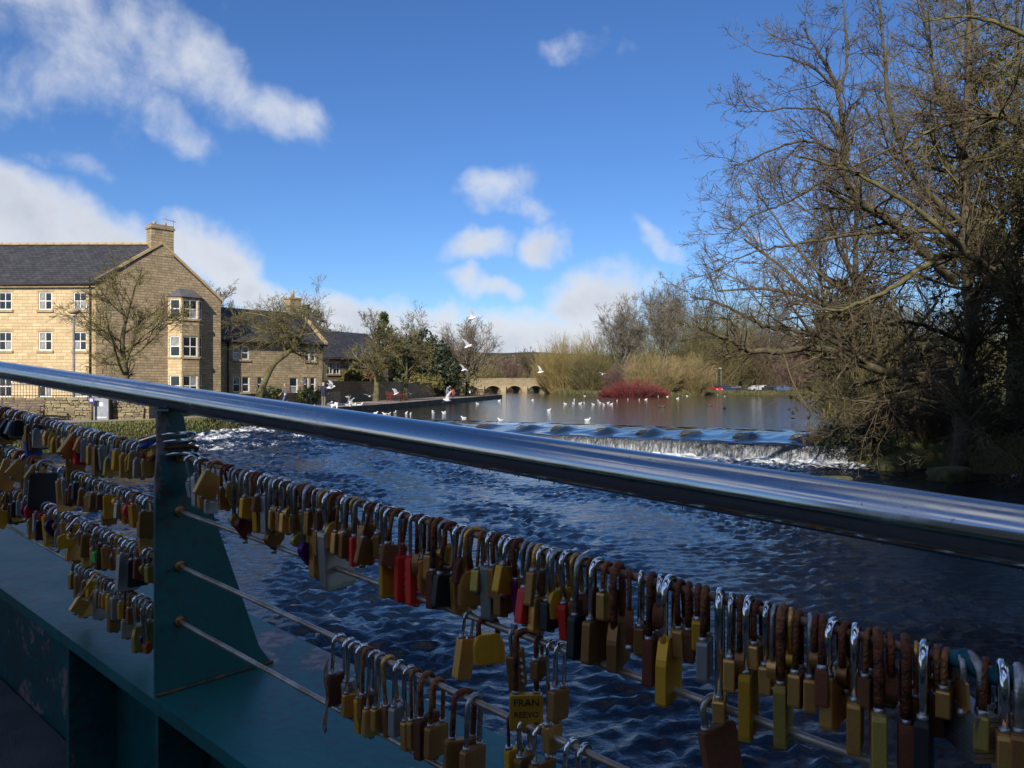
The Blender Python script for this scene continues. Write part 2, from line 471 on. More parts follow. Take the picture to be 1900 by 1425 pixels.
# padlocks
for nm, c1, c2, ro, me_ in (
        ('brass', (0.98, 0.53, 0.15), (0.58, 0.25, 0.06), 0.32, 0.7), ('yellow_brass', (0.96, 0.50, 0.035), (0.62, 0.28, 0.03), 0.40, 0.45),
        ('tarnished_brass', (0.52, 0.24, 0.065), (0.17, 0.08, 0.035), 0.42, 0.6), ('green_brass', (0.62, 0.44, 0.09), (0.32, 0.21, 0.06), 0.42, 0.5),
        ('rusty', (0.34, 0.10, 0.035), (0.08, 0.036, 0.026), 0.6, 0.45), ('orange_rust', (0.50, 0.19, 0.06), (0.14, 0.06, 0.035), 0.55, 0.5),
        ('chrome', (0.90, 0.88, 0.85), (0.74, 0.70, 0.64), 0.12, 1.0), ('dull_steel', (0.52, 0.49, 0.46), (0.32, 0.28, 0.24), 0.35, 0.85),
        ('aluminium', (0.52, 0.50, 0.48), (0.40, 0.38, 0.36), 0.42, 0.7), ('black_enamel', (0.015, 0.015, 0.017), (0.035, 0.03, 0.03), 0.4, 0.0),
        ('red_enamel', (0.85, 0.035, 0.02), (0.65, 0.025, 0.02), 0.4, 0.0), ('dark_red', (0.25, 0.012, 0.02), (0.14, 0.01, 0.015), 0.4, 0.2),
        ('purple_enamel', (0.10, 0.01, 0.17), (0.05, 0.008, 0.09), 0.35, 0.2), ('magenta_enamel', (0.24, 0.012, 0.12), (0.14, 0.01, 0.08), 0.4, 0.1),
        ('blue_enamel', (0.02, 0.10, 0.42), (0.015, 0.06, 0.25), 0.25, 0.1), ('green_plastic', (0.10, 0.62, 0.10), (0.08, 0.5, 0.08), 0.5, 0.0),
        ('orange_plastic', (0.75, 0.16, 0.02), (0.6, 0.1, 0.02), 0.5, 0.0), ('white_enamel', (0.6, 0.6, 0.6), (0.35, 0.35, 0.35), 0.4, 0.0),
        ('teal_cloth', (0.02, 0.16, 0.2), (0.015, 0.1, 0.13), 0.9, 0.0), ('twine', (0.42, 0.31, 0.19), (0.3, 0.21, 0.12), 0.95, 0.0)):
    pbr('lock_' + nm, c1, c2, rough=ro, metal=me_, scale=85, detail=8, vary=0.22, bump=0.02 if nm == 'chrome' else 0.45 if 'rust' in nm else 0.15, bscale=260, lo=0.38, hi=0.66)
pbr('ink', (0.01, 0.01, 0.012), rough=0.6)
pbr('engraving', (0.75, 0.72, 0.68), rough=0.5)
# ================================================================== GROUND AND WATER
LAKE_Z, RIVER_Z = -0.4, -1.25
CHANNEL = np.array([(-10, -7.5), (-18, 0), (-21, 12), (-17.6, 27), (-13.4, 35.2), (-12.6, 40), (-11.9, 50), (-10.2, 58), (-6.7, 80.5), (-5.0, 90),
                    (-1.7, 110.5), (-3, 112.5), (-7, 113.5), (-9, 140), (-10.5, 190), (-12, 260), (8, 260), (10, 188), (7, 168), (10, 143), (13, 128.5),
                    (20, 126.5), (27, 127.5), (34, 139), (42, 152), (56, 150), (60, 125), (48, 90), (27, 52), (15.6, 37), (12.3, 31.2), (11.9, 28.6),
                    (13.2, 26.2), (16, 24.6), (14.6, 20), (10.4, 15), (8.2, 11.2), (7.6, 8.4), (6.6, 5), (7.4, 1.5), (13, -2.5), (22, -4), (46, -7), (95, -10), (95, -26), (44, -15), (14, -10), (2, -9)], dtype=float)
LEFT_LAND_X = 6


def sdist(x, y, poly=CHANNEL):
    """signed distance to the river channel: negative in the water"""
    best = np.full(x.shape, 1e9)
    inside = np.zeros(x.shape, bool)
    n = len(poly)
    for i in range(n):
        ax, ay = poly[i]
        bx, by = poly[(i + 1) % n]
        ex, ey = bx - ax, by - ay
        t = np.clip(((x - ax) * ex + (y - ay) * ey) / (ex * ex + ey * ey), 0, 1)
        best = np.minimum(best, np.hypot(x - ax - t * ex, y - ay - t * ey))
        c = ((ay > y) != (by > y)) & (x < (bx - ax) * (y - ay) / (by - ay + 1e-12) + ax)
        inside ^= c
    return np.where(inside, -best, best)


def sstep(x, a, b):
    t = np.clip((x - a) / (b - a), 0, 1)
    return t * t * (3 - 2 * t)


class Waves:
    """a sum of sines used as smooth noise over x, y"""
    def __init__(self, seed, lmin, lmax, n, dirn=None, spread=math.pi, power=1.0):
        r = np.random.default_rng(seed)
        L = np.exp(r.uniform(math.log(lmin), math.log(lmax), n))
        a = (r.uniform(-spread, spread, n) if dirn is None else dirn + r.normal(0, spread, n))
        self.kx, self.ky = 2 * math.pi / L * np.cos(a), 2 * math.pi / L * np.sin(a)
        self.ph = r.uniform(0, 6.283, n)
        self.am = (L / lmax) ** power
        self.am /= np.sqrt((self.am ** 2).sum() / 2)

    def __call__(self, x, y):
        z = np.zeros_like(x)
        for kx, ky, ph, am in zip(self.kx, self.ky, self.ph, self.am):
            z += am * np.sin(kx * x + ky * y + ph)
        return z


hillnoise = Waves(3, 60, 400, 12)
fieldnoise = Waves(5, 3, 20, 14)


def land_z(x, y):
    z = np.zeros_like(x)
    right = sstep(x - 0.02 * y, 4, 12)
    z += right * (-0.12 + 0.05 * fieldnoise(x, y))
    # valley sides and the far hill
    far = sstep(y, 240, 950)
    z += far * (34 + 3.5 * hillnoise(x, y)) * (0.45 + 0.55 * sstep(-np.abs(x + 60), -420, -60))
    z += sstep(x - 0.05 * y, 55, 190) * sstep(y, 150, 330) * 17
    z += sstep(-x - 0.1 * y, 40, 160) * sstep(y, 60, 300) * 6
    return z


def axis(lims):
    """(start, stop, step) pieces joined"""
    a = [np.arange(s, e, st) for s, e, st in lims]
    return np.concatenate(a + [[lims[-1][1]]])


def ground_h(x, y):
    sd = sdist(x, y)
    soft = ((x < 0) & (y < 36.5)) | (x > 5)
    w = np.where(soft, sstep(sd, -0.7, 1.0), sstep(sd, 0.15, 0.9))
    z = land_z(x, y)
    return -2.1 + (z + 2.1 - 0.02) * w


gx = axis([(-900, -200, 50), (-200, -60, 10), (-60, -24, 2), (-24, 24, 0.6), (24, 70, 1.6), (70, 200, 9), (200, 900, 50)])
gy = axis([(-300, -60, 30), (-60, 10, 3), (10, 62, 0.6), (62, 160, 1.2), (160, 300, 6), (300, 1500, 40)])
X, Y = np.meshgrid(gx, gy)
Z = ground_h(X, Y)


def grid_mesh(name, X, Y, Z, smooth_shade=True):
    ny, nx = X.shape
    V = np.stack([X, Y, Z], -1).reshape(-1, 3)
    i = np.arange(ny * nx).reshape(ny, nx)
    Fc = np.stack([i[:-1, :-1], i[:-1, 1:], i[1:, 1:], i[1:, :-1]], -1).reshape(-1, 4)
    return np_mesh(name, V, Fc, smooth_shade)


def ground_mat():
    m = bpy.data.materials.new('turf_and_soil')
    m.use_nodes = True
    nt = m.node_tree
    p = nt.nodes['Principled BSDF']
    t = N(nt, 'ShaderNodeTexCoord').outputs['Object']
    a = N(nt, 'ShaderNodeTexNoise', {'Vector': t, 'Scale': 0.35, 'Detail': 8.0, 'Roughness': 0.65}).outputs['Fac']
    f = N(nt, 'ShaderNodeTexNoise', {'Vector': t, 'Scale': 0.013, 'Detail': 5.0, 'Roughness': 0.6}).outputs['Fac']
    g = N(nt, 'ShaderNodeTexNoise', {'Vector': t, 'Scale': 6.0, 'Detail': 6.0}).outputs['Fac']
    c = mixc(nt, smooth(nt, a, 0.35, 0.65), (0.055, 0.07, 0.02), (0.095, 0.08, 0.035))
    c = mixc(nt, smooth(nt, f, 0.44, 0.56), c, (0.055, 0.06, 0.028))
    c = mixc(nt, M(nt, 'MULTIPLY', smooth(nt, g, 0.5, 0.7), 0.5), c, (0.04, 0.035, 0.018))
    nt.links.new(c, p.inputs['Base Color'])
    p.inputs['Roughness'].default_value = 0.95
    p.inputs['Specular IOR Level'].default_value = 0.15
    bp = N(nt, 'ShaderNodeBump', {'Height': g, 'Strength': 0.7, 'Distance': 0.08})
    nt.links.new(bp.outputs[0], p.inputs['Normal'])
    MATS['turf'] = m
    return m


tag(link('ground', grid_mesh('ground', X, Y, Z), ground_mat()), kind='structure')


def water_mat(name, base, ripple, rscale, stretch, foam=False, rough=0.05, strength=0.3):
    m = bpy.data.materials.new(name)
    m.use_nodes = True
    nt = m.node_tree
    p = nt.nodes['Principled BSDF']
    t = N(nt, 'ShaderNodeTexCoord').outputs['Object']
    v = N(nt, 'ShaderNodeVectorMath', {0: t, 1: stretch}, operation='MULTIPLY').outputs[0]
    a = N(nt, 'ShaderNodeTexNoise', {'Vector': v, 'Scale': rscale, 'Detail': 5.0, 'Roughness': 0.55, 'Distortion': 0.4}).outputs['Fac']
    p.inputs['IOR'].default_value = 1.333
    p.inputs['Roughness'].default_value = rough
    p.inputs['Base Color'].default_value = (*base, 1)
    bp = N(nt, 'ShaderNodeBump', {'Height': a, 'Strength': strength, 'Distance': ripple})
    nt.links.new(bp.outputs[0], p.inputs['Normal'])
    if foam:
        at_ = N(nt, 'ShaderNodeAttribute', attribute_name='foam').outputs['Fac']
        v2 = N(nt, 'ShaderNodeVectorMath', {0: t, 1: (1.0, 1.0, 1.0)}, operation='MULTIPLY').outputs[0]
        n1 = N(nt, 'ShaderNodeTexNoise', {'Vector': v2, 'Scale': 1.6, 'Detail': 9.0, 'Roughness': 0.7, 'Distortion': 1.2}).outputs['Fac']
        n2 = N(nt, 'ShaderNodeTexNoise', {'Vector': v2, 'Scale': 9.0, 'Detail': 5.0, 'Roughness': 0.7}).outputs['Fac']
        k = M(nt, 'ADD', at_, M(nt, 'ADD', M(nt, 'MULTIPLY', M(nt, 'SUBTRACT', n1, 0.5), 1.9), M(nt, 'MULTIPLY', M(nt, 'SUBTRACT', n2, 0.5), 0.9)))
        f = M(nt, 'MULTIPLY', smooth(nt, k, 0.62, 0.95), smooth(nt, at_, 0.0, 0.15))
        nt.links.new(mixc(nt, f, base, (0.74, 0.76, 0.78)), p.inputs['Base Color'])
        nt.links.new(M(nt, 'ADD', M(nt, 'MULTIPLY', f, 0.6), rough), p.inputs['Roughness'])
    MATS[name] = m
    return m


# weir: the lip of its long apron runs from the right bank away to the left bank
LIP_A, LIP_B = Vector((11.6, 28.7)), Vector((-14.8, 45.6))
WD = (LIP_B - LIP_A).normalized()
WN = Vector((-WD.y, WD.x))
if WN.y > 0: WN = -WN                      # downstream, towards the footbridge
WLEN = (LIP_B - LIP_A).length
APRON = 4.6
up_a, up_b = LIP_A - WN * APRON, LIP_B - WN * APRON

# still water above the weir
lx = MB()
lake_poly = [(up_b.x - 3, up_b.y + 1.9), (up_a.x + 3, up_a.y - 1.9), (90, 40), (90, 290), (-40, 290), (-40, 70)]
lx.add([(x, y, LAKE_Z) for x, y in lake_poly], [tuple(range(6))])
tag(lx.obj('lake', water_mat('lake_water', (0.030, 0.027, 0.020), 0.05, 1.5, (0.7, 1.6, 1.0), strength=0.75, rough=0.05)), kind='structure')


def lip_frame(x, y):
    """along the lip (0..WLEN) and upstream distance"""
    rx, ry = x - LIP_A.x, y - LIP_A.y
    return rx * WD.x + ry * WD.y, -(rx * WN.x + ry * WN.y)


def river_base(x, y):
    hi = sstep(-x, 3.5, 11) * sstep(y, 20, 37)
    return RIVER_Z + hi * 0.66


big_w = Waves(21, 0.9, 3.2, 26, dirn=math.atan2(WN.y, WN.x) + 0.3, spread=0.9, power=0.9)
mid_w = Waves(22, 0.28, 0.9, 44, dirn=math.atan2(WN.y, WN.x) + 0.2, spread=0.8, power=0.8)
small_w = Waves(23, 0.14, 0.3, 30, spread=math.pi, power=0.8)
rx = axis([(-30, -24, 1.5), (-24, -14, 0.25), (-14, 13, 0.095), (13, 26, 0.3), (26, 95, 3)])
ry = axis([(-28, 4.5, 1.1), (4.5, 14, 0.06), (14, 26, 0.1), (26, 48, 0.15)])
X, Y = np.meshgrid(rx, ry)
al, upst = lip_frame(X, Y)
X2, Y2 = X, Y
base = river_base(X, Y)
calm = 1 - 0.75 * sstep(X - 0.25 * Y, 2.0, 6.0)            # quieter water by the right bank
turb = np.exp(-np.clip(-upst, 0, 99) / 2.2) * sstep(-upst, -0.6, 0.1)
env = (0.78 + 0.45 * Waves(29, 2.5, 9, 10)(X * 1.2 + Y * .4, Y * .45 - X * .2)).clip(.3, 1.15)
h = (0.016 * big_w(X, Y) + 0.027 * (1 - 2 * np.abs(np.sin(mid_w(X, Y) * 0.9))) + 0.011 * small_w(X, Y)) * calm * env
h += turb * (0.10 * (1 - np.abs(big_w(X * 1.7, Y * 1.7))) + 0.05 * mid_w(X, Y))
rap = sstep(-X + 0.1 * Y, 8.0, 14) * sstep(Y, 23, 34)
h += rap * (0.06 * (1 - np.abs(big_w(X * 1.4, Y * 1.4))) + 0.03 * mid_w(X, Y))
Z = np.where(upst > 0.35, -1.9, base + h)
foam = 0.95 * turb + 0.48 * rap * (0.75 + 0.25 * big_w(X * .6, Y * .6)) + 0.32 * np.exp(-np.clip(-upst, 0, 99) / 8.5) * calm
foam += 0.19 * sstep(Y, 8, 20) * calm * (1 - 0.5 * sstep(X, 0, 6)) * (0.6 + 0.4 * big_w(X * .4, Y * .4))
foam = np.clip(foam, 0, 1.1)
rm = grid_mesh('river', X, Y, Z)
fa = rm.attributes.new('foam', 'FLOAT', 'POINT')
fa.data.foreach_set('value', foam.astype(np.float32).ravel())
tag(link('river', rm, water_mat('river_water', (0.003, 0.007, 0.017), 0.03, 9.0, (1.0, 1.0, 1.0), foam=True, strength=0.5)), kind='structure')

# ---- weir: stone step, sheet of water on its apron, falling curtain, baffle stones
BAFFLES = [1.3 + 2.15 * k + random.uniform(-.3, .3) for k in range(13)]
BSIZE = {b: random.uniform(.6, 1.25) for b in BAFFLES}
weir = empty('weir', (LIP_A.x, LIP_A.y, 0), 0, 'broad stone weir with smooth blue apron and a low white fall', 'weir')
s_ = np.arange(-0.8, WLEN + 0.8, 0.11)
u_ = np.concatenate([np.arange(-0.02, 0.3, 0.06), np.arange(0.3, APRON + 0.4, 0.13)])
Sg, Ug = np.meshgrid(s_, u_)
prof = LAKE_Z - 0.02 - 0.22 * (1 - sstep(Ug, -0.3, APRON)) ** 1.3 - 0.05 * sstep(-Ug, -0.25, 0.02)
prof = np.where(Ug > APRON - 0.1, LAKE_Z + 0.004 - 0.03 * (APRON + 0.4 - Ug), prof)
for b in BAFFLES:
    ds = Sg - b
    hump = np.exp(-((ds + 0.18 * (2.2 - Ug)) / 0.34) ** 2) * sstep(Ug, 0.5, 1.9) * (1 - sstep(Ug, 2.0, 3.3))
    dip = np.exp(-((ds + 0.15 * (2.2 - Ug)) / 0.5) ** 2) * sstep(Ug, 0.0, 0.5) * (1 - sstep(Ug, 0.7, 1.6))
    prof += (0.17 * hump - 0.07 * dip) * BSIZE[b]
prof += 0.006 * Waves(31, 0.3, 1.2, 20)(Sg, Ug * 0.4)
PX_ = Sg * WD.x - Ug * WN.x
PY_ = Sg * WD.y - Ug * WN.y
ap = link('water_apron', grid_mesh('water_apron', PX_, PY_, prof), water_mat('apron_water', (0.012, 0.02, 0.03), 0.02, 1.6, (1.0, 1.0, 1.0), strength=0.18, rough=0.06), weir)


def fall_mat():
    m = bpy.data.materials.new('falling_water')
    m.use_nodes = True
    nt = m.node_tree
    p = nt.nodes['Principled BSDF']
    t = N(nt, 'ShaderNodeTexCoord').outputs['Object']
    v = N(nt, 'ShaderNodeVectorMath', {0: t, 1: (5.0, 5.0, 0.8)}, operation='MULTIPLY').outputs[0]
    a = N(nt, 'ShaderNodeTexNoise', {'Vector': v, 'Scale': 2.2, 'Detail': 8.0, 'Roughness': 0.75}).outputs['Fac']
    z = N(nt, 'ShaderNodeSeparateXYZ', {0: t}).outputs[2]
    low = smooth(nt, z, -0.62, -1.25)
    f = smooth(nt, M(nt, 'ADD', a, M(nt, 'MULTIPLY', low, 0.16)), 0.52, 0.80)
    nt.links.new(mixc(nt, f, (0.03, 0.032, 0.035), (0.36, 0.38, 0.40)), p.inputs['Base Color'])
    p.inputs['Roughness'].default_value = 0.25
    bp = N(nt, 'ShaderNodeBump', {'Height': a, 'Strength': 0.8, 'Distance': 0.05})
    nt.links.new(bp.outputs[0], p.inputs['Normal'])
    return m


s2 = np.arange(-0.6, WLEN + 0.6, 0.055)
q = np.linspace(0, 1, 9)
Sg, Qg = np.meshgrid(s2, q)
rip = Waves(33, 0.12, 0.6, 24)(Sg, Qg * 0.25)
Zt = LAKE_Z - 0.02 - 0.22 - 0.05
foot = river_base(LIP_A.x + Sg * WD.x, LIP_A.y + Sg * WD.y) - 0.1
out = 0.02 + 0.16 * Qg ** 0.6 + 0.022 * rip * (0.2 + Qg)
Zc = Zt + (foot - Zt) * Qg ** 1.15 + 0.01
fm = grid_mesh('curtain', Sg * WD.x + out * WN.x, Sg * WD.y + out * WN.y, Zc)
link('falling_curtain', fm, fall_mat(), weir)
stepm = MB()
ang_w = math.atan2(WD.y, WD.x)
stepm.box(-0.9, WLEN + 0.9, -0.05, 3.6, -2.0, Zt - 0.06)
stepo = stepm.obj('stone_step', MATS['wet_stone'], weir, rot=(0, 0, ang_w))
if (Matrix.Rotation(ang_w, 3, 'Z') @ Vector((0, 1, 0))).xy.dot(WN) > 0:
    stepo.scale = (1, -1, 1)
stone_me = MB()
stone_me.add([(-.34, -.1, 0), (.34, -.1, 0), (.26, .55, 0), (-.26, .55, 0), (-.2, .02, .2), (.2, .0, .17), (.14, .4, .12), (-.12, .42, .1)],
             [(0, 3, 2, 1), (4, 5, 6, 7), (0, 1, 5, 4), (1, 2, 6, 5), (2, 3, 7, 6), (3, 0, 4, 7)])
bst = bevel(stone_me.mesh('baffle_stone', MATS['wet_stone']), 0.04, 2)
for b in BAFFLES[:-1]:
    pos = WD * (b + 0.03) - WN * 1.75
    o = link('baffle_stone', bst, None, weir, (pos.x, pos.y, LAKE_Z - 0.145), math.atan2(-WN.y, -WN.x) - math.pi / 2 + random.uniform(.35, .8))
    o.scale = (random.uniform(1.5, 2.3), random.uniform(.6, .9), random.uniform(.7, 1.05))

# ---- quay wall and riverside path on the left
EDGE = [Vector(p) for p in [(-12.3, 44.5), (-11.7, 51), (-10, 58.5), (-6.5, 80.7), (-4.9, 90), (-1.5, 111)]]
INNER = [Vector(p) for p in [(-19.5, 44.0), (-17.5, 51), (-15.4, 58.5), (-11.4, 80.7), (-9.6, 92), (-7.0, 112.6)]]


def resample(pts, n):
    d = [0]
    for a, b in zip(pts, pts[1:]): d.append(d[-1] + (b - a).length)
    outp = []
    for i in range(n):
        s = d[-1] * i / (n - 1)
        k = max(j for j in range(len(d)) if d[j] <= s + 1e-9)
        k = min(k, len(pts) - 2)
        outp.append(pts[k].lerp(pts[k + 1], (s - d[k]) / (d[k + 1] - d[k])))
    return outp


E, I_ = resample(EDGE, 40), resample(INNER, 40)
pm = MB()
for a, b, c, d in zip(E, E[1:], I_, I_[1:]):
    pm.quad((a.x, a.y, .02), (b.x, b.y, .02), (d.x, d.y, .02), (c.x, c.y, .02))
tag(pm.obj('riverside_path', MATS['concrete']), kind='structure')
qm = MB()
for a, b in zip(E, E[1:]):
    n = (b - a).normalized()
    w = Vector((n.y, -n.x))
    a2, b2 = a + w * 0.12, b + w * 0.12
    qm.quad((a2.x, a2.y, -2), (b2.x, b2.y, -2), (b2.x, b2.y, .09), (a2.x, a2.y, .09), 0)
    ai, bi = a - w * .35, b - w * .35
    qm.quad((a2.x, a2.y, .09), (b2.x, b2.y, .09), (bi.x, bi.y, .09), (ai.x, ai.y, .09), 1)
    qm.quad((ai.x, ai.y, .09), (bi.x, bi.y, .09), (bi.x, bi.y, .0), (ai.x, ai.y, .0), 1)
e0, e1 = E[-1], I_[-1]
qm.quad((e0.x + .12, e0.y, -2), (e1.x, e1.y, -2), (e1.x, e1.y, .09), (e0.x + .12, e0.y, .09), 0)
tag(qm.obj('quay_wall', [MATS['quay_stone'], MATS['concrete']]), 'dark stone quay wall edging the riverside path above the lake', 'wall')
# nearer length of path beside the grassy bank
pm = MB()
near_in = [Vector(p) for p in [(-44, 24), (-30, 31.5), (-22, 34.6), (-15.5, 37.8), (-16, 44)]]
near_out = [Vector(p) for p in [(-36, 10), (-25, 25.5), (-19.5, 30.2), (-14.2, 36.2), (-12.6, 44)]]
A_, B_ = resample(near_out, 24), resample(near_in, 24)
for a, b, c, d in zip(A_, A_[1:], B_, B_[1:]):
    pm.quad((a.x, a.y, .026), (b.x, b.y, .026), (d.x, d.y, .026), (c.x, c.y, .026))
tag(pm.obj('bank_path', MATS['concrete']), kind='structure')


# ---- rough grass on the bank below the near path
def blades(n, xr, yr, hmin, hmax, keep, rng, mat, name, width=0.02):
    x = rng.uniform(*xr, n)
    y = rng.uniform(*yr, n)
    sd = sdist(x, y)
    k = keep(x, y, sd)
    x, y = x[k], y[k]
    z = ground_h(x, y)
    n = len(x)
    hh = rng.uniform(hmin, hmax, n)
    a = rng.uniform(0, 6.283, n)
    lean = rng.uniform(0.1, 0.7, n) * hh
    la = rng.uniform(0, 6.283, n)
    w = width * rng.uniform(.6, 1.6, n)
    b0 = np.stack([x - np.cos(a) * w, y - np.sin(a) * w, z - .02], -1)
    b1 = np.stack([x + np.cos(a) * w, y + np.sin(a) * w, z - .02], -1)
    tp = np.stack([x + np.cos(la) * lean, y + np.sin(la) * lean, z + hh], -1)
    V = np.stack([b0, b1, tp], 1).reshape(-1, 3)
    return link(name, np_mesh(name, V, np.arange(n * 3).reshape(n, 3), False), mat)


g = blades(110000, (-30, -12), (14, 40), .04, .13, lambda x, y, s: (s > -0.35) & (s < 1.7), RNG, MATS['grass_blade'], 'bank_grass', .02)
tag(g, 'rough green grass on the left river bank below the path', 'grass', kind='stuff')
g = blades(26000, (11, 32), (20, 46), .08, .4, lambda x, y, s: (s > -0.2) & (s < 6), RNG, MATS['leaf_olive'], 'shaded_grass', .02)
tag(g, 'dull olive grass and weeds on the shaded right bank', 'grass', kind='stuff')
g = blades(30000, (5, 62), (118, 180), .2, .7, lambda x, y, s: (s > 0) & (s < 9), RNG, MATS['leaf_olive'], 'far_bank_grass', .08)
tag(g, 'rough grass along the far bank below the willow shrubs', 'grass', kind='stuff')

# ================================================================== HOUSES


def wall_panel(L, H, openings, H2=None, apex=None, reveal=0.13):
    """local x along the wall seen from outside, outer face at y = 0, z up; openings are left out and given reveals"""
    mb = MB()
    xs = sorted({0.0, L} | {o[0] for o in openings} | {o[1] for o in openings})
    Hm = min(H, H2 if H2 is not None else H)
    zs = sorted({0.0, Hm} | {o[2] for o in openings} | {o[3] for o in openings})
    for x0, x1 in zip(xs, xs[1:]):
        for z0, z1 in zip(zs, zs[1:]):
            cx, cz = (x0 + x1) / 2, (z0 + z1) / 2
            if not any(o[0] < cx < o[1] and o[2] < cz < o[3] for o in openings):
                mb.quad((x0, 0, z0), (x1, 0, z0), (x1, 0, z1), (x0, 0, z1))
    for x0, x1, z0, z1 in openings:
        r = reveal
        mb.quad((x0, 0, z0), (x0, 0, z1), (x0, r, z1), (x0, r, z0))
        mb.quad((x1, 0, z1), (x1, 0, z0), (x1, r, z0), (x1, r, z1))
        mb.quad((x0, 0, z1), (x1, 0, z1), (x1, r, z1), (x0, r, z1))
        mb.quad((x1, 0, z0), (x0, 0, z0), (x0, r, z0), (x1, r, z0))
    if apex:
        top = [(0, 0, Hm), (L, 0, Hm)] + ([(L, 0, H2)] if H2 and H2 > Hm else []) + [(apex[0], 0, apex[1])] + ([(0, 0, H)] if H > Hm else [])
        mb.add(top, [tuple(range(len(top)))])
    return mb


_wc = {}


def window(house, loc, rz, x0, z0, w, h, cols=2, rows=2, sill=True, lintel=True, proud=0.0):
    """sash window: white frame (part) with glazing bars, panes, sill and lintel as sub-parts"""
    key = (round(w, 2), round(h, 2), cols, rows)
    fr = 0.075
    if key not in _wc:
        mb = MB()
        mb.box(0, fr, .05, .12, 0, h)
        mb.box(w - fr, w, .05, .12, 0, h)
        mb.box(fr, w - fr, .05, .12, 0, fr)
        mb.box(fr, w - fr, .05, .12, h - fr, h)
        for k in range(1, cols):
            xx = fr + (w - 2 * fr) * k / cols
            mb.box(xx - .022, xx + .022, .062, .11, fr, h - fr)
        for k in range(1, rows):
            zz = fr + (h - 2 * fr) * k / rows
            mb.box(fr, w - fr, .058, .115, zz - .03, zz + .03)
        fme = mb.mesh('window', MATS['white_paint'])
        pw, ph = (w - 2 * fr) / cols, (h - 2 * fr) / rows
        pme = MB().box(0, pw, .095, .103, 0, ph).mesh('pane', MATS['window_glass'])
        cme = MB().box(0, pw, .095, .103, 0, ph).mesh('pane', MATS['curtained_glass'])
        sme = MB().box(-.1, w + .1, -.09, .12, -.14, 0).mesh('sill', MATS['dressed'])
        lme = MB().box(-.12, w + .12, -.012, .05, 0, .2).mesh('lintel', MATS['dressed'])
        _wc[key] = (fme, pme, sme, lme, cme)
    fme, pme, sme, lme, cme = _wc[key]
    c, s = math.cos(rz), math.sin(rz)
    y0 = -proud
    o = link('window', fme, None, house, (loc[0] + c * x0 - s * y0, loc[1] + s * x0 + c * y0, loc[2] + z0), rz)
    for i in range(cols):
        for j in range(rows):
            link('pane', pme if random.random() > .22 else cme, None, o, (fr + (w - 2 * fr) * i / cols, random.uniform(-.004, .004), fr + (h - 2 * fr) * j / rows), (random.uniform(-.012, .012), 0, random.uniform(-.012, .012)))
    if sill: link('sill', sme, None, o)
    if lintel: link('lintel', lme, None, o, (0, 0, h))
    return o


def roof_plane(name, house, a, b, c, d, mat, t=0.16):
    """sloping slab through eave a-b and ridge c-d; local x runs along the eave so that the slates lie level"""
    a, b, c, d = (Vector(p) for p in (a, b, c, d))
    rz = math.atan2(b.y - a.y, b.x - a.x)
    R = Matrix.Rotation(-rz, 3, 'Z')
    pts = [R @ (p - a) for p in (a, b, c, d)]
    mb = MB().prism(pts, (0, 0, t))
    return mb.obj(name, mat, house, tuple(a), rz)


# ---- three-storey house with the bay window
C1 = Vector((-26.4, 50.0, 0))
h1 = empty('riverside_house', C1, 0, 'large three storey honey stone house with slate roof and gable bay window', 'house')
g1 = math.atan2(6.0, 5.7)
GL = 8.3
# front, facing the river
FL = 22.0
fx = lambda px: (px - 950) / F * 50.0 - C1.x + FL
rows_z = [(0.78, 2.12), (3.72, 4.92), (6.3, 7.44)]
ops = []
for xc in (FL + (-27.4 - C1.x), FL + (-29.6 - C1.x), FL + (-32.15 - C1.x), FL - 8.6, FL - 11.2, FL - 14):
    for z0, z1 in rows_z:
        ops.append((xc - .43, xc + .43, z0, z1))
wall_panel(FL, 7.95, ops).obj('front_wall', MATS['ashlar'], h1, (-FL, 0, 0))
for x0, x1, z0, z1 in ops:
    window(h1, (-FL, 0, 0), 0, x0, z0, x1 - x0, z1 - z0)
# gable with its bay
bx0, bx1, bp_ = 4.55, 7.0, 0.75
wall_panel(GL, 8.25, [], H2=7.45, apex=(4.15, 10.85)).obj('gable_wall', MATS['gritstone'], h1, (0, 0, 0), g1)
bay_pts = [(bx0, 0), (bx0 + .62, -bp_), (bx1 - .62, -bp_), (bx1, 0)]
BT = 7.5
bay_rows = [(0.75, 2.2), (3.45, 4.85), (6.05, 7.35)]
for i in range(3):
    (ax, ay), (bx, by) = bay_pts[i], bay_pts[i + 1]
    L = math.hypot(bx - ax, by - ay)
    la = math.atan2(by - ay, bx - ax)
    m_ = .12 if i != 1 else .1
    ops = [(m_, L - m_, z0, z1) for z0, z1 in bay_rows]
    lp = Matrix.Rotation(g1, 3, 'Z') @ Vector((ax, ay, 0))
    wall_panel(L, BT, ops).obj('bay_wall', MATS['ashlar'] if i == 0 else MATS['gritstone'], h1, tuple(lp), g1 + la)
    for x0, x1, z0, z1 in ops:
        window(h1, tuple(lp), g1 + la, x0, z0, x1 - x0, z1 - z0, cols=2 if i == 1 else 1, lintel=False)
brf = MB()
rp = [(bx0 - .12, .0, BT), (bx0 + .55, -bp_ - .14, BT), (bx1 - .55, -bp_ - .14, BT), (bx1 + .12, .0, BT), (bx0 + .75, 0, BT + .62), (bx1 - .75, 0, BT + .62)]
brf.add(rp, [(0, 1, 4), (1, 2, 5, 4), (2, 3, 5), (3, 2, 1, 0), (0, 4, 5, 3)])
brf.obj('bay_roof', MATS['lead'], h1, (0, 0, 0), g1)
gd = Vector((math.cos(g1), math.sin(g1), 0))
apexp = gd * 4.15 + Vector((0, 0, 10.85))
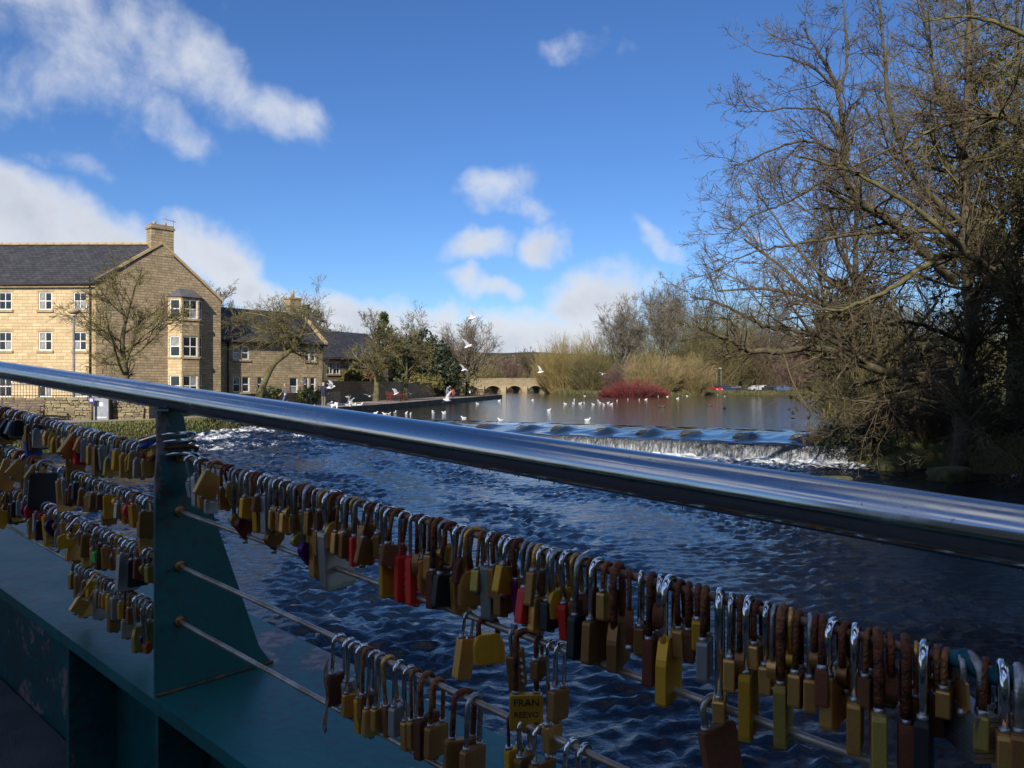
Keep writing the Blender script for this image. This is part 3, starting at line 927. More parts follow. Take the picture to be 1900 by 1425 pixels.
# roof: front slope and back slope
roof_plane('roof_slope', h1, (-FL, -.25, 7.85), (-.02, -.25, 7.95), tuple(apexp + Vector((0, 0, 0))), (-FL + 2, apexp.y, 10.8), MATS['slate'])
roof_plane('roof_slope', h1, (apexp.x, apexp.y, 10.85), (-FL, apexp.y, 10.8), (-FL, apexp.y + 5, 7.4), tuple(gd * GL + Vector((0, 0, 7.45))), MATS['slate'])


def ridge_tiles(house, a, b, n, mat):
    a, b = Vector(a), Vector(b)
    L = (b - a).length / n
    me = MB().add([(0, -.17, -.08), (L * .97, -.17, -.08), (L * .97, 0, .09), (0, 0, .09), (0, .17, -.08), (L * .97, .17, -.08)],
                  [(0, 1, 2, 3), (3, 2, 5, 4), (0, 3, 4), (1, 5, 2)]).mesh('ridge_tile', mat)
    rz = math.atan2(b.y - a.y, b.x - a.x)
    for i in range(n):
        p = a.lerp(b, i / n)
        link('ridge_tile', me, None, house, tuple(p + Vector((0, 0, random.uniform(0, .015)))), (0, -math.asin((b.z - a.z) / (b - a).length), rz))


ridge_tiles(h1, (-FL + 2, apexp.y, 10.98), (apexp.x - .8, apexp.y, 11.03), 38, MATS['dressed'])
# verge copings up both sides of the gable
for nm, p0, p1 in (('coping', Vector((-.1, 0, 8.05)), Vector((4.15, 0, 10.98))), ('coping', Vector((4.15, 0, 10.98)), Vector((GL + .15, 0, 7.4)))):
    cm = MB().prism([(p0.x, -.10, p0.z), (p1.x, -.10, p1.z), (p1.x, -.10, p1.z + .2), (p0.x, -.10, p0.z + .2)], (0, .42, 0))
    cm.obj(nm, MATS['dressed'], h1, (0, 0, 0), g1)
ch = empty  # chimney on the gable apex
cm = MB()
cm.box(3.45, 4.95, -.02, .8, 10.2, 12.0)
cm.box(3.38, 5.02, -.09, .87, 12.0, 12.16)
cm.box(3.45, 4.95, -.02, .8, 12.16, 12.3)
cho = cm.obj('chimney', MATS['gritstone'], h1, (0, 0, 0), g1)
MB().tube([(3.8, .35, 12.3), (3.8, .35, 12.55)], [.13, .1], 10).obj('chimney_pot', MATS['dressed'], cho)
MB().tube([(4.5, .35, 12.3), (4.5, .35, 12.55)], [.13, .1], 10).obj('chimney_pot', MATS['dressed'], cho)
am = MB()
am.tube([(4.9, -.05, 11.9), (4.9, -.05, 12.75)], .018, 5)
am.tube([(4.2, -.05, 12.72), (5.1, -.05, 12.6)], .014, 5)
for k in range(5):
    am.tube([(4.25 + .17 * k, -.25, 12.71 - .02 * k), (4.25 + .17 * k, .15, 12.71 - .02 * k)], .008, 4)
am.obj('television_aerial', MATS['galvanised'], cho)
MB().tube([(-FL, -.33, 7.8), (-.1, -.33, 7.86)], .07, 8).obj('gutter', MATS['iron'], h1)
MB().tube([(-.32, -.1, 7.8), (-.32, -.1, 0)], .055, 8).obj('drainpipe', MATS['iron'], h1)
qs = [MB().box(-.62 if k % 2 else -.38, .0, -.02, .01, 0, .3).mesh('quoin', MATS['dressed']) for k in range(2)]
qs2 = [MB().box(-.015, .38 if k % 2 else .62, -.02, .01, 0, .3).mesh('quoin', MATS['dressed']) for k in range(2)]
for k in range(25):
    link('quoin', qs[k % 2], None, h1, (0, 0, .05 + .315 * k))
    link('quoin', qs2[k % 2], None, h1, (0, 0, .05 + .315 * k), g1)
# back walls close the volume
MB().prism([(-FL, 0, 0), (-FL, 10, 0), (gd.x * GL - 3, gd.y * GL + 3, 0), (gd.x * GL, gd.y * GL, 0), (gd.x * GL - .2, gd.y * GL, 0), (-FL + .2, 9.5, 0)], (0, 0, 7.3)).obj('back_wall', MATS['gritstone'], h1)

# ---- two-storey house
C2 = Vector((-21.25, 57.0, 0))
g2 = math.atan2(7.0, 5.9)
H2L, H2D, H2E, H2R = 9.2, 6.2, 4.85, 7.35
h2 = empty('terraced_house', C2, g2, 'two storey brown stone house with slate roof beside the tall gable', 'house')


def frac2(px):
    u = (px - 950) / F
    return (21.25 + u * 57.0) / (5.9 - u * 7.0) * H2L


ops = []
for pa, pb, z0, z1 in ((432, 445, 3.42, 4.42), (448, 462, 3.42, 4.42), (432, 446, 1.0, 2.15), (449, 463, 1.0, 2.15), (477, 488, 1.0, 2.15), (537, 552, .75, 2.1),
                       (566, 574, 3.42, 4.42), (576, 585, 3.42, 4.42), (562, 572, 1.0, 2.15), (575, 585, 1.0, 2.15)):
    ops.append((frac2(pa), frac2(pb), z0, z1))
wall_panel(H2L, H2E, ops).obj('front_wall', MATS['gritstone'], h2)
for x0, x1, z0, z1 in ops:
    window(h2, (0, 0, 0), 0, x0, z0, x1 - x0, z1 - z0, cols=1, rows=2)
wall_panel(H2D, H2E, [], apex=(H2D / 2, H2R)).obj('gable_wall', MATS['gritstone'], h2, (H2L, 0, 0), math.pi / 2)
MB().box(-1.5, H2L - .01, H2D - .2, H2D, 0, H2E).obj('back_wall', MATS['gritstone'], h2)
roof_plane('roof_slope', h2, (-2.2, -.3, H2E - .18), (H2L + .1, -.3, H2E - .18), (H2L + .1, H2D / 2, H2R), (-2.2, H2D / 2, H2R), MATS['slate'])
roof_plane('roof_slope', h2, (H2L + .1, H2D + .3, H2E - .18), (-2.2, H2D + .3, H2E - .18), (-2.2, H2D / 2, H2R), (H2L + .1, H2D / 2, H2R), MATS['slate'])
MB().prism([(H2L - .12, -.32, H2E - .05), (H2L - .12, H2D / 2, H2R + .1), (H2L - .12, H2D / 2, H2R + .28), (H2L - .12, -.32, H2E + .13)], (.32, 0, 0)).obj('coping', MATS['dressed'], h2)
cm = MB()
cm.box(H2L - 1.3, H2L - .25, H2D / 2 - .4, H2D / 2 + .4, 6.6, 8.6)
cm.box(H2L - 1.36, H2L - .19, H2D / 2 - .46, H2D / 2 + .46, 8.6, 8.75)
c2o = cm.obj('chimney', MATS['gritstone'], h2)
MB().tube([(H2L - .8, H2D / 2, 8.75), (H2L - .8, H2D / 2, 9.35)], [.17, .13], 10).obj('chimney_pot', MATS['dressed'], c2o)
MB().tube([(-.4, -.4, H2E - .12), (H2L + .1, -.4, H2E - .12)], .07, 8).obj('gutter', MATS['iron'], h2)
MB().tube([(.75, -.09, H2E - .15), (.75, -.09, 0)], .06, 8).obj('drainpipe', MATS['iron'], h2)
MB().tube([(H2L - .12, -.09, H2E - .15), (H2L - .12, -.09, 0)], .06, 8).obj('drainpipe', MATS['iron'], h2)

# ---- ivy-grown house further along
C3 = Vector((-18.0, 74.0, 0))
g3 = math.atan2(9.0, 5.2)
h3 = empty('ivy_house', C3, g3, 'small stone house with grey slate roof and golden ivy behind the riverside trees', 'house')
ops = [(.9, 1.75, 2.55, 3.7), (1.85, 2.7, 2.55, 3.7), (3.9, 4.7, 2.5, 3.65), (7.2, 8.1, 2.5, 3.6), (1.2, 2.2, .8, 1.8), (4.4, 5.4, .7, 1.9)]
wall_panel(10, 4.15, ops).obj('front_wall', MATS['old_stone'], h3)
for x0, x1, z0, z1 in ops:
    window(h3, (0, 0, 0), 0, x0, z0, x1 - x0, z1 - z0, cols=2)
for xx, r_ in ((10, math.pi / 2),):
    wall_panel(6, 4.15, [], apex=(3, 6.8)).obj('gable_wall', MATS['old_stone'], h3, (xx, 0, 0), r_)
wall_panel(6, 4.15, [], apex=(3, 6.8)).obj('gable_wall', MATS['old_stone'], h3, (0, 6, 0), -math.pi / 2)
MB().box(.01, 9.99, 5.8, 6.0, 0, 4.1).obj('back_wall', MATS['old_stone'], h3)
roof_plane('roof_slope', h3, (-.2, -.3, 4.0), (10.2, -.3, 4.0), (10.2, 3, 6.8), (-.2, 3, 6.8), MATS['slate'])
roof_plane('roof_slope', h3, (10.2, 6.3, 4.0), (-.2, 6.3, 4.0), (-.2, 3, 6.8), (10.2, 3, 6.8), MATS['slate'])
MB().tube([(-.1, -.38, 4.02), (10.1, -.38, 4.02)], .07, 8).obj('gutter', MATS['iron'], h3)


# ---- small houses on the far slopes
def far_house(loc, rz, L, D, E, R, label, wall, wins):
    h = empty('hillside_house', loc, rz, label, 'house')
    wall_panel(L, E, wins).obj('front_wall', wall, h)
    for x0, x1, z0, z1 in wins:
        window(h, (0, 0, 0), 0, x0, z0, x1 - x0, z1 - z0)
    wall_panel(D, E, [], apex=(D / 2, R)).obj('gable_wall', wall, h, (L, 0, 0), math.pi / 2)
    wall_panel(D, E, [], apex=(D / 2, R)).obj('gable_wall', wall, h, (0, D, 0), -math.pi / 2)
    MB().box(.01, L - .01, D - .2, D, 0, E).obj('back_wall', wall, h)
    roof_plane('roof_slope', h, (-.2, -.3, E - .15), (L + .2, -.3, E - .15), (L + .2, D / 2, R), (-.2, D / 2, R), MATS['slate'])
    roof_plane('roof_slope', h, (L + .2, D + .3, E - .15), (-.2, D + .3, E - .15), (-.2, D / 2, R), (L + .2, D / 2, R), MATS['slate'])
    return h


def gz(x, y):
    return float(ground_h(np.array([float(x)]), np.array([float(y)]))[0])


pbr('pale_render', (0.62, 0.55, 0.40), (0.5, 0.43, 0.3), rough=0.9, scale=1)
wz = [(1, 2.1, .8, 2.1), (3.2, 4.3, .8, 2.1), (1, 2.1, 3.5, 4.7), (3.2, 4.3, 3.5, 4.7), (6.2, 7.4, .8, 2.1), (6.2, 7.4, 3.5, 4.7)]
x_, y_ = (1392 - 950) / F * 300, 300
far_house((x_, y_, gz(x_, y_) - 1.5), 0.25, 9.5, 6, 6.6, 8.8, 'cream stone house on the slope below the overhanging bough', MATS['pale_render'], wz)
x_, y_ = (1345 - 950) / F * 330, 330
far_house((x_, y_, gz(x_, y_) - 1.5), -0.1, 9, 6, 4.4, 6.6, 'low grey roofed house left of the cream one on the slope', MATS['old_stone'], [w for w in wz if w[3] < 3])
x_, y_ = (922 - 950) / F * 245, 245
far_house((x_, y_, gz(x_, y_) + .3), 0.2, 6, 5, 4.0, 5.4, 'pale cottage seen just above the stone bridge', MATS['pale_render'], [w for w in wz if w[3] < 3 and w[1] < 5])

# ================================================================== OLD STONE BRIDGE
def stone_bridge():
    A, B = Vector((-13.5, 176, 0)), Vector((20, 193, 0))
    L = (B - A).length
    rz = math.atan2(B.y - A.y, B.x - A.x)
    br = empty('stone_bridge', A, rz, 'old honey stone arched bridge across the far end of the lake', 'bridge')
    span, pier, W = 4.2, 1.35, 4.6
    xs, x = [], 2.6
    while x + span < L - 1:
        xs.append((x, x + span))
        x += span + pier
    topz = lambda x: 2.35 + 0.45 * math.sin(math.pi * x / L)
    spring, rise = -0.35, 1.55
    mb = MB()
    for side, y in ((-1, 0.0), (1, W)):
        edges = [0.0]
        for a, b in xs: edges += [a, b]
        edges.append(L)
        for i in range(len(edges) - 1):
            x0, x1 = edges[i], edges[i + 1]
            if i % 2 == 0:
                mb.quad((x0, y, -2), (x1, y, -2), (x1, y, topz(x1)), (x0, y, topz(x0)))
            else:
                n = 12
                for k in range(n):
                    xa, xb = x0 + (x1 - x0) * k / n, x0 + (x1 - x0) * (k + 1) / n
                    az_ = spring + rise * math.sqrt(max(0, 1 - (2 * k / n - 1) ** 2))
                    bz_ = spring + rise * math.sqrt(max(0, 1 - (2 * (k + 1) / n - 1) ** 2))
                    mb.quad((xa, y, az_), (xb, y, bz_), (xb, y, topz(xb)), (xa, y, topz(xa)))
    for (x0, x1) in xs:
        n = 12
        for k in range(n):
            xa, xb = x0 + (x1 - x0) * k / n, x0 + (x1 - x0) * (k + 1) / n
            az_ = spring + rise * math.sqrt(max(0, 1 - (2 * k / n - 1) ** 2))
            bz_ = spring + rise * math.sqrt(max(0, 1 - (2 * (k + 1) / n - 1) ** 2))
            mb.quad((xa, 0, az_), (xa, W, az_), (xb, W, bz_), (xb, 0, bz_))
        mb.quad((x0, 0, -2), (x0, W, -2), (x0, W, spring), (x0, 0, spring))
        mb.quad((x1, 0, -2), (x1, 0, spring), (x1, W, spring), (x1, W, -2))
    mb.obj('spandrel_wall', MATS['bridge_stone'], br)
    rd = MB()
    n = 24
    for k in range(n):
        xa, xb = L * k / n, L * (k + 1) / n
        rd.quad((xa, .4, topz(xa) - .9), (xb, .4, topz(xb) - .9), (xb, W - .4, topz(xb) - .9), (xa, W - .4, topz(xa) - .9))
    rd.obj('roadway', MATS['concrete'], br)
    for y in (-.06, W - .34):
        cp = MB()
        for k in range(n):
            xa, xb = L * k / n, L * (k + 1) / n
            cp.prism([(xa, y, topz(xa) + .004), (xb, y, topz(xb) + .004), (xb, y, topz(xb) + .2), (xa, y, topz(xa) + .2)], (0, .4, 0))
        cp.obj('parapet_coping', MATS['bridge_stone'], br)
    for i in range(len(xs) - 1):
        xc = (xs[i][1] + xs[i + 1][0]) / 2
        MB().prism([(xc - .62, -.003, -2), (xc, -1.1, -2), (xc + .62, -.003, -2)], (0, 0, 3.1)).obj('cutwater', MATS['bridge_stone'], br)
    for (x0, x1) in xs:
        pts_o, pts_i = [], []
        for k in range(15):
            a = math.pi * k / 14
            cx, r0 = (x0 + x1) / 2, (x1 - x0) / 2
            pts_i.append((cx - (r0 - .01) * math.cos(a), spring + (rise - .01) * math.sin(a)))
            pts_o.append((cx - (r0 + .28) * math.cos(a), spring + (rise + .28) * math.sin(a)))
        vm = MB()
        for k in range(14):
            vm.prism([(pts_i[k][0], -.05, pts_i[k][1]), (pts_i[k + 1][0], -.05, pts_i[k + 1][1]), (pts_o[k + 1][0], -.05, pts_o[k + 1][1]), (pts_o[k][0], -.05, pts_o[k][1])], (0, .09, 0))
        vm.obj('arch_ring', MATS['dressed'], br)


stone_bridge()


# ================================================================== WALLS, STREET FURNITURE
def stone_wall(name, pts, h, t, label, near=False, zb=0.0):
    """random-rubble wall; near walls are laid stone by stone"""
    L = sum((b - a).length for a, b in zip(pts, pts[1:]))
    w = empty(name, (pts[0].x, pts[0].y, zb), 0, label, 'wall')
    core = MB()
    for a, b in zip(pts, pts[1:]):
        d = (b - a).normalized()
        n = Vector((d.y, -d.x))
        p = [a + n * -t, b + n * -t, b + n * -.04, a + n * -.04]
        core.prism([((q.x - pts[0].x), (q.y - pts[0].y), -.3) for q in p], (0, 0, h + .3 - (.05 if near else 0)))
    core.obj('wall_core', MATS['drystone'] if near else MATS['old_stone'], w)
    if near:
        shapes = []
        for k in range(8):
            mb = MB().box(0, 1, -.5, .5, 0, 1)
            me = mb.mesh('stone', MATS['drystone'])
            for v in me.vertices:
                v.co += Vector((random.uniform(-.06, .06), random.uniform(-.16, .16), random.uniform(-.1, .1)))
            shapes.append(bevel(me, .09, 1))
        for a, b in zip(pts, pts[1:]):
            d = (b - a).normalized()
            n = Vector((d.y, -d.x))
            rz = math.atan2(d.y, d.x)
            z = 0.0
            seg = (b - a).length
            while z < h - .08:
                rh = random.uniform(.075, .16)
                x = random.uniform(-.2, 0)
                while x < seg - .05:
                    ln = random.uniform(.12, .42)
                    p = a + d * max(x, 0) + n * .0
                    o = link('stone', random.choice(shapes), None, w, (p.x - pts[0].x, p.y - pts[0].y, z + random.uniform(-.015, .015)), (0, random.uniform(-.05, .05), rz + random.uniform(-.06, .06)))
                    o.scale = (min(ln, seg - max(x, 0)) - .015, .13, rh * random.uniform(.82, .98))
                    x += ln
                z += rh
    return w


stone_wall('garden_wall', [Vector((-24.6, 33.2)), Vector((-16.6, 35.6))], 1.0, .35, 'low rubble stone garden wall behind the bench on the left bank', near=True)
stone_wall('boundary_wall', [Vector((-16.4, 35.7)), Vector((-17.8, 43)), Vector((-19, 49.6))], 1.0, .35, 'stone garden wall turning back towards the tall house')
stone_wall('orchard_wall', [Vector((-16.2, 66)), Vector((-11.6, 82)), Vector((-9.4, 97)), Vector((-7.6, 116))], 1.85, .4, 'long dark stone wall behind the red riverside bench')
stone_wall('front_garden_wall', [Vector((-17.7, 50.8)), Vector((-14.0, 64.5))], .95, .35, 'low dark garden wall in front of the two storey house')
# iron railing on the garden wall
rl = empty('iron_railing', (-24.6, 33.2, 1.0), math.atan2(2.4, 8.0), 'black iron railing along the top of the garden wall', 'railing')
RL_ = math.hypot(8.0, 2.4)
for zz in (.08, .56):
    MB().box(0, RL_, .12, .145, zz, zz + .03).obj('rail', MATS['iron'], rl)
pk = MB()
k = .06
while k < RL_:
    pk.box(k - .007, k + .007, .125, .139, -.06, .66)
    k += .115
tag(pk.obj('bars', MATS['iron'], rl), kind='stuff')
for k in range(5):
    MB().box(k * 2.05, k * 2.05 + .045, .11, .155, -.08, .72).obj('post', MATS['iron'], rl)

# lamp post
p = ground_at(137, 778)
lp = empty('lamp_post', p, 0, 'tall grey lamp post with flat hooded lantern beside the bin', 'lamp post')
MB().tube([(0, 0, 0), (0, 0, .9), (0, 0, .92), (0, 0, 4.75)], [.1, .1, .062, .05], 12).obj('pole', MATS['galvanised'], lp)
lm = MB().tube([(0, 0, 4.7), (0, 0, 4.78), (0, 0, 4.86), (0, 0, 4.95), (0, 0, 5.0)], [.07, .2, .28, .26, .05], 14)
lm.obj('lantern_hood', MATS['dressed'], lp)
MB().tube([(0, 0, 4.66), (0, 0, 4.72)], [.12, .14], 12).obj('lamp_glass', MATS['notice_white'], lp)

# grey bin cabinet
p = ground_at(192, 779)
bn = empty('litter_bin', p, 0.12, 'grey metal litter bin with white notice by the lamp post', 'bin')
bevel(MB().box(-.32, .32, -.28, .28, 0, 1.0).mesh('cabinet', MATS['grey_enamel']), .02)
link('cabinet', bpy.data.meshes['cabinet'], None, bn)
MB().box(-.34, .34, -.3, .3, 1.004, 1.06).obj('lid', MATS['grey_enamel'], bn)
MB().box(-.14, .1, -.292, -.284, .62, .8).obj('notice', MATS['notice_white'], bn)
MB().box(-.25, .25, -.292, -.284, .1, .16).obj('kick_plate', MATS['notice_white'], bn)
MB().box(.324, .332, -.26, .26, .02, .98).obj('side_panel', MATS['iron'], bn)
# blue sign on a short post
p = ground_at(171, 780)
sp = empty('signpost', p, 0, 'short wooden post with small blue sign left of the bin', 'sign')
MB().tube([(0, 0, 0), (0, 0, .85)], .05, 8).obj('post', MATS['bench_wood'], sp)
MB().box(-.12, .12, -.07, -.045, .78, 1.02).obj('sign_board', MATS['sign_blue'], sp)
MB().box(-.07, .07, -.076, -.072, .84, .96).obj('sign_panel', MATS['notice_white'], sp)


def bench(name, loc, rz, L, mat, label, legm):
    b = empty(name, loc, rz, label, 'bench')
    sl = MB().box(-L / 2, L / 2, -.035, .035, 0, .028).mesh('slat', mat)
    for k in range(4): link('seat_slat', sl, None, b, (0, -.17 + .1 * k, .44))
    for k in range(4): link('back_slat', sl, None, b, (0, .2 + .03 * k, .55 + .11 * k), (rad(78), 0, 0))
    for s in (-1, 1):
        mb = MB()
        x = s * (L / 2 - .08)
        mb.box(x - .03, x + .03, -.22, -.17, 0, .435)
        mb.box(x - .03, x + .03, .16, .21, 0, .435)
        mb.box(x - .028, x + .028, -.22, .2, .39, .434)
        mb.tube([(x, .19, .43), (x, .34, .98)], .028, 6)
        mb.tube([(x, -.2, .43), (x, -.2, .66), (x, .22, .68)], .024, 6)
        mb.obj('end_frame', legm, b)
    return b


bench('park_bench', ground_at(38, 783), 0.2, 1.8, MATS['bench_wood'], 'dark slatted bench in front of the rubble garden wall', MATS['iron'])
bench('red_bench', ground_at(734, 746), 1.0, 1.9, MATS['bench_red'], 'red painted bench against the long dark wall', MATS['bench_red'])
bench('red_bench', ground_at(893, 734.5), 1.1, 1.9, MATS['bench_red'], 'small red bench near the far tip of the quay', MATS['bench_red'])
p = ground_at(569, 753)
fs = empty('finger_post', p, 0, 'slim black post with small board in front of the two storey house', 'sign')
MB().tube([(0, 0, 0), (0, 0, 1.95), (0, 0, 2.0)], [.06, .05, .02], 8).obj('post', MATS['iron'], fs)
MB().box(-.45, .02, -.02, .02, 1.7, 1.9).obj('board', MATS['galvanised'], fs)
# ================================================================== TREES AND SHRUBS


def tubes_np(P, R, sides):
    """P (N,K,3) polylines, R (N,K) radii -> verts, quads"""
    Nn, K, _ = P.shape
    T = np.empty_like(P)
    T[:, 1:-1] = P[:, 2:] - P[:, :-2]
    T[:, 0] = P[:, 1] - P[:, 0]
    T[:, -1] = P[:, -1] - P[:, -2]
    T /= np.linalg.norm(T, axis=2, keepdims=True) + 1e-9
    ref = np.zeros((Nn, 1, 3))
    m = np.abs(T[:, :1].mean(1))
    ref[np.arange(Nn), 0, np.argmin(m, 1)] = 1
    U = np.cross(T, np.broadcast_to(ref, T.shape))
    U /= np.linalg.norm(U, axis=2, keepdims=True) + 1e-9
    W = np.cross(T, U)
    if sides == 2:      # the finest twigs: narrow blades turned at random
        a0 = (np.arange(Nn) * 2.399)[:, None, None]
        E_ = (U * np.cos(a0) + W * np.sin(a0)) * R[:, :, None] * 1.25
        V = np.stack([P - E_, P + E_], 2)
        idx = np.arange(Nn * K * 2).reshape(Nn, K, 2)
        q = np.stack([idx[:, :-1, 0], idx[:, :-1, 1], idx[:, 1:, 1], idx[:, 1:, 0]], -1).reshape(-1, 4)
        return V.reshape(-1, 3), q
    a = np.arange(sides) * 2 * math.pi / sides
    V = P[:, :, None] + R[:, :, None, None] * (U[:, :, None] * np.cos(a)[:, None] + W[:, :, None] * np.sin(a)[:, None])
    idx = np.arange(Nn * K * sides).reshape(Nn, K, sides)
    q = np.stack([idx[:, :-1], np.roll(idx, -1, 2)[:, :-1], np.roll(idx, -1, 2)[:, 1:], idx[:, 1:]], -1).reshape(-1, 4)
    return V.reshape(-1, 3), q


def extend(rng, S, D, L, R, segs, wig, up, end=0.35):
    n = len(S)
    P = np.zeros((n, segs + 1, 3))
    P[:, 0] = S
    d = D.copy()
    for k in range(segs):
        d = d + rng.normal(0, wig, (n, 3))
        d[:, 2] += up
        d /= np.linalg.norm(d, axis=1, keepdims=True)
        P[:, k + 1] = P[:, k] + d * (L / segs)[:, None]
    return P, R[:, None] * np.linspace(1, end, segs + 1)


def offspring(rng, P, Rd, n, t0, ang_, spread, ratio, rr, lens, t1=1.0, clampr=None):
    """n children on every polyline"""
    Nn, K, _ = P.shape
    t = rng.uniform(t0, t1, (Nn, n))
    t.sort(1)
    f = t * (K - 1)
    i = np.minimum(f.astype(int), K - 2)
    w = (f - i)[..., None]
    r = np.arange(Nn)[:, None]
    S = P[r, i] * (1 - w) + P[r, i + 1] * w
    D = P[r, i + 1] - P[r, i]
    D /= np.linalg.norm(D, axis=2, keepdims=True) + 1e-9
    Q = rng.normal(0, 1, D.shape)
    Q -= D * (Q * D).sum(2, keepdims=True)
    Q /= np.linalg.norm(Q, axis=2, keepdims=True) + 1e-9
    a = np.radians(np.clip(rng.normal(ang_, spread, (Nn, n)), 8, 100))[..., None]
    ND = D * np.cos(a) + Q * np.sin(a)
    L = lens[:, None] * ratio * rng.uniform(.65, 1.25, (Nn, n)) * (1.15 - .5 * t)
    rad_ = (Rd[r, i] * (1 - w[..., 0]) + Rd[r, i + 1] * w[..., 0]) * rr * rng.uniform(.7, 1.1, (Nn, n))
    if clampr: rad_ = np.maximum(rad_, clampr)
    return S.reshape(-1, 3), ND.reshape(-1, 3), L.ravel(), rad_.ravel()


def grow(rng, P, R, lens, spec):
    """spec: dicts(n, t0, ang, ratio, rr, segs, wig, up, sides, rmin) -> list of (V,F) plus the last level's points"""
    out_, last = [], P
    for s in spec:
        S, D, L, Rr = offspring(rng, P, R, s['n'], s.get('t0', .25), s.get('ang', 45), s.get('spread', 12), s['ratio'], s.get('rr', .55), lens, s.get('t1', 1.0), s.get('rmin'))
        P, R = extend(rng, S, D, L, Rr, s.get('segs', 4), s.get('wig', .15), s.get('up', .02), s.get('end', .35))
        lens = L
        out_.append(tubes_np(P, R, s.get('sides', 3)))
        last = P
    return out_, last


def join_vf(parts):
    V, Fq, b = [], [], 0
    for v, f in parts:
        V.append(v)
        Fq.append(f + b)
        b += len(v)
    return np.concatenate(V), np.concatenate(Fq)


def leaves(rng, C, size, jitter, flat=0.0):
    """one small bent face for every centre in C"""
    n = len(C)
    C = C + rng.normal(0, jitter, C.shape)
    A = rng.normal(0, 1, (n, 3))
    A /= np.linalg.norm(A, axis=1, keepdims=True)
    B = np.cross(A, rng.normal(0, 1, (n, 3)))
    B /= np.linalg.norm(B, axis=1, keepdims=True) + 1e-9
    s = size * rng.uniform(.5, 1.4, (n, 1))
    V = np.stack([C - A * s, C - B * s * .5, C + A * s, C + B * s * .5], 1).reshape(-1, 3)
    return V, np.arange(n * 4).reshape(n, 4)


def curve(pts, n=8):
    """Catmull-Rom through the points"""
    p = [np.array(q, float) for q in pts]
    p = [2 * p[0] - p[1]] + p + [2 * p[-1] - p[-2]]
    out_ = []
    for i in range(1, len(p) - 2):
        for k in range(n):
            t = k / n
            out_.append(.5 * (2 * p[i] + (p[i + 1] - p[i - 1]) * t + (2 * p[i - 1] - 5 * p[i] + 4 * p[i + 1] - p[i + 2]) * t * t + (3 * p[i] - p[i - 1] - 3 * p[i + 1] + p[i + 2]) * t ** 3))
    out_.append(p[-2])
    return np.array(out_)


def bare_tree(name, base, height, spread_r, label, seed, bark='bark', twig='twig_grey', trunk_r=.25, trunk_h=.45, lean=(0, 0), boughs=12, dens=(9, 7, 5), tw=.006, up=.05, fork=38, group=None, ivy=None, wig=.13):
    rng = np.random.default_rng(seed)
    t = empty(name, base, 0, label, 'tree', group)
    top = np.array([lean[0], lean[1], height * .92])
    pts = [np.array([0, 0, -.3]), np.array([lean[0] * .15 + rng.normal(0, .08), lean[1] * .15, height * .25]), np.array([lean[0] * .5 + rng.normal(0, .2), lean[1] * .5, height * .55]), top]
    tr = curve(pts, 6)
    P = tr[None]
    K = len(tr)
    R = (trunk_r * (1.15 - np.linspace(0, 1, K) ** .8 * 1.05) + tw)[None]
    V, Fq = tubes_np(P, R, 9)
    link('trunk', np_mesh('trunk', V, Fq), MATS[bark], t)
    L0 = np.array([height])
    spec = [dict(n=boughs, t0=trunk_h * .8, ang=fork, ratio=spread_r / height * 1.05, rr=.55, segs=7, wig=wig, up=up, sides=5, t1=.95),
            dict(n=dens[0], t0=.2, ang=40, ratio=.5, rr=.55, segs=5, wig=wig, up=up * .6, sides=3, rmin=tw * 1.6),
            dict(n=dens[1], t0=.15, ang=42, ratio=.5, rr=.6, segs=3, wig=.16, up=.03, sides=2, rmin=tw * 1.2),
            dict(n=dens[2], t0=.1, ang=40, ratio=.5, rr=.7, segs=2, wig=.15, up=.03, sides=2, rmin=tw)]
    parts, last = grow(rng, P, R, L0, spec)
    V, Fq = join_vf(parts)
    link('crown', np_mesh('crown', V, Fq), MATS[twig], t)
    if ivy:
        k = rng.uniform(0, 1, (ivy[1], 1))
        zc = ivy[2] * height * k ** .8
        a = rng.uniform(0, 6.283, (ivy[1], 1))
        rr = ivy[3] * (1 - .6 * k) * np.sqrt(rng.uniform(0, 1, (ivy[1], 1)))
        C = np.concatenate([np.cos(a) * rr + lean[0] * zc / height, np.sin(a) * rr, zc], 1)
        V, Fq = leaves(rng, C, .16, .15)
        link('ivy', np_mesh('ivy', V, Fq, False), MATS[ivy[0]], t)
    return t


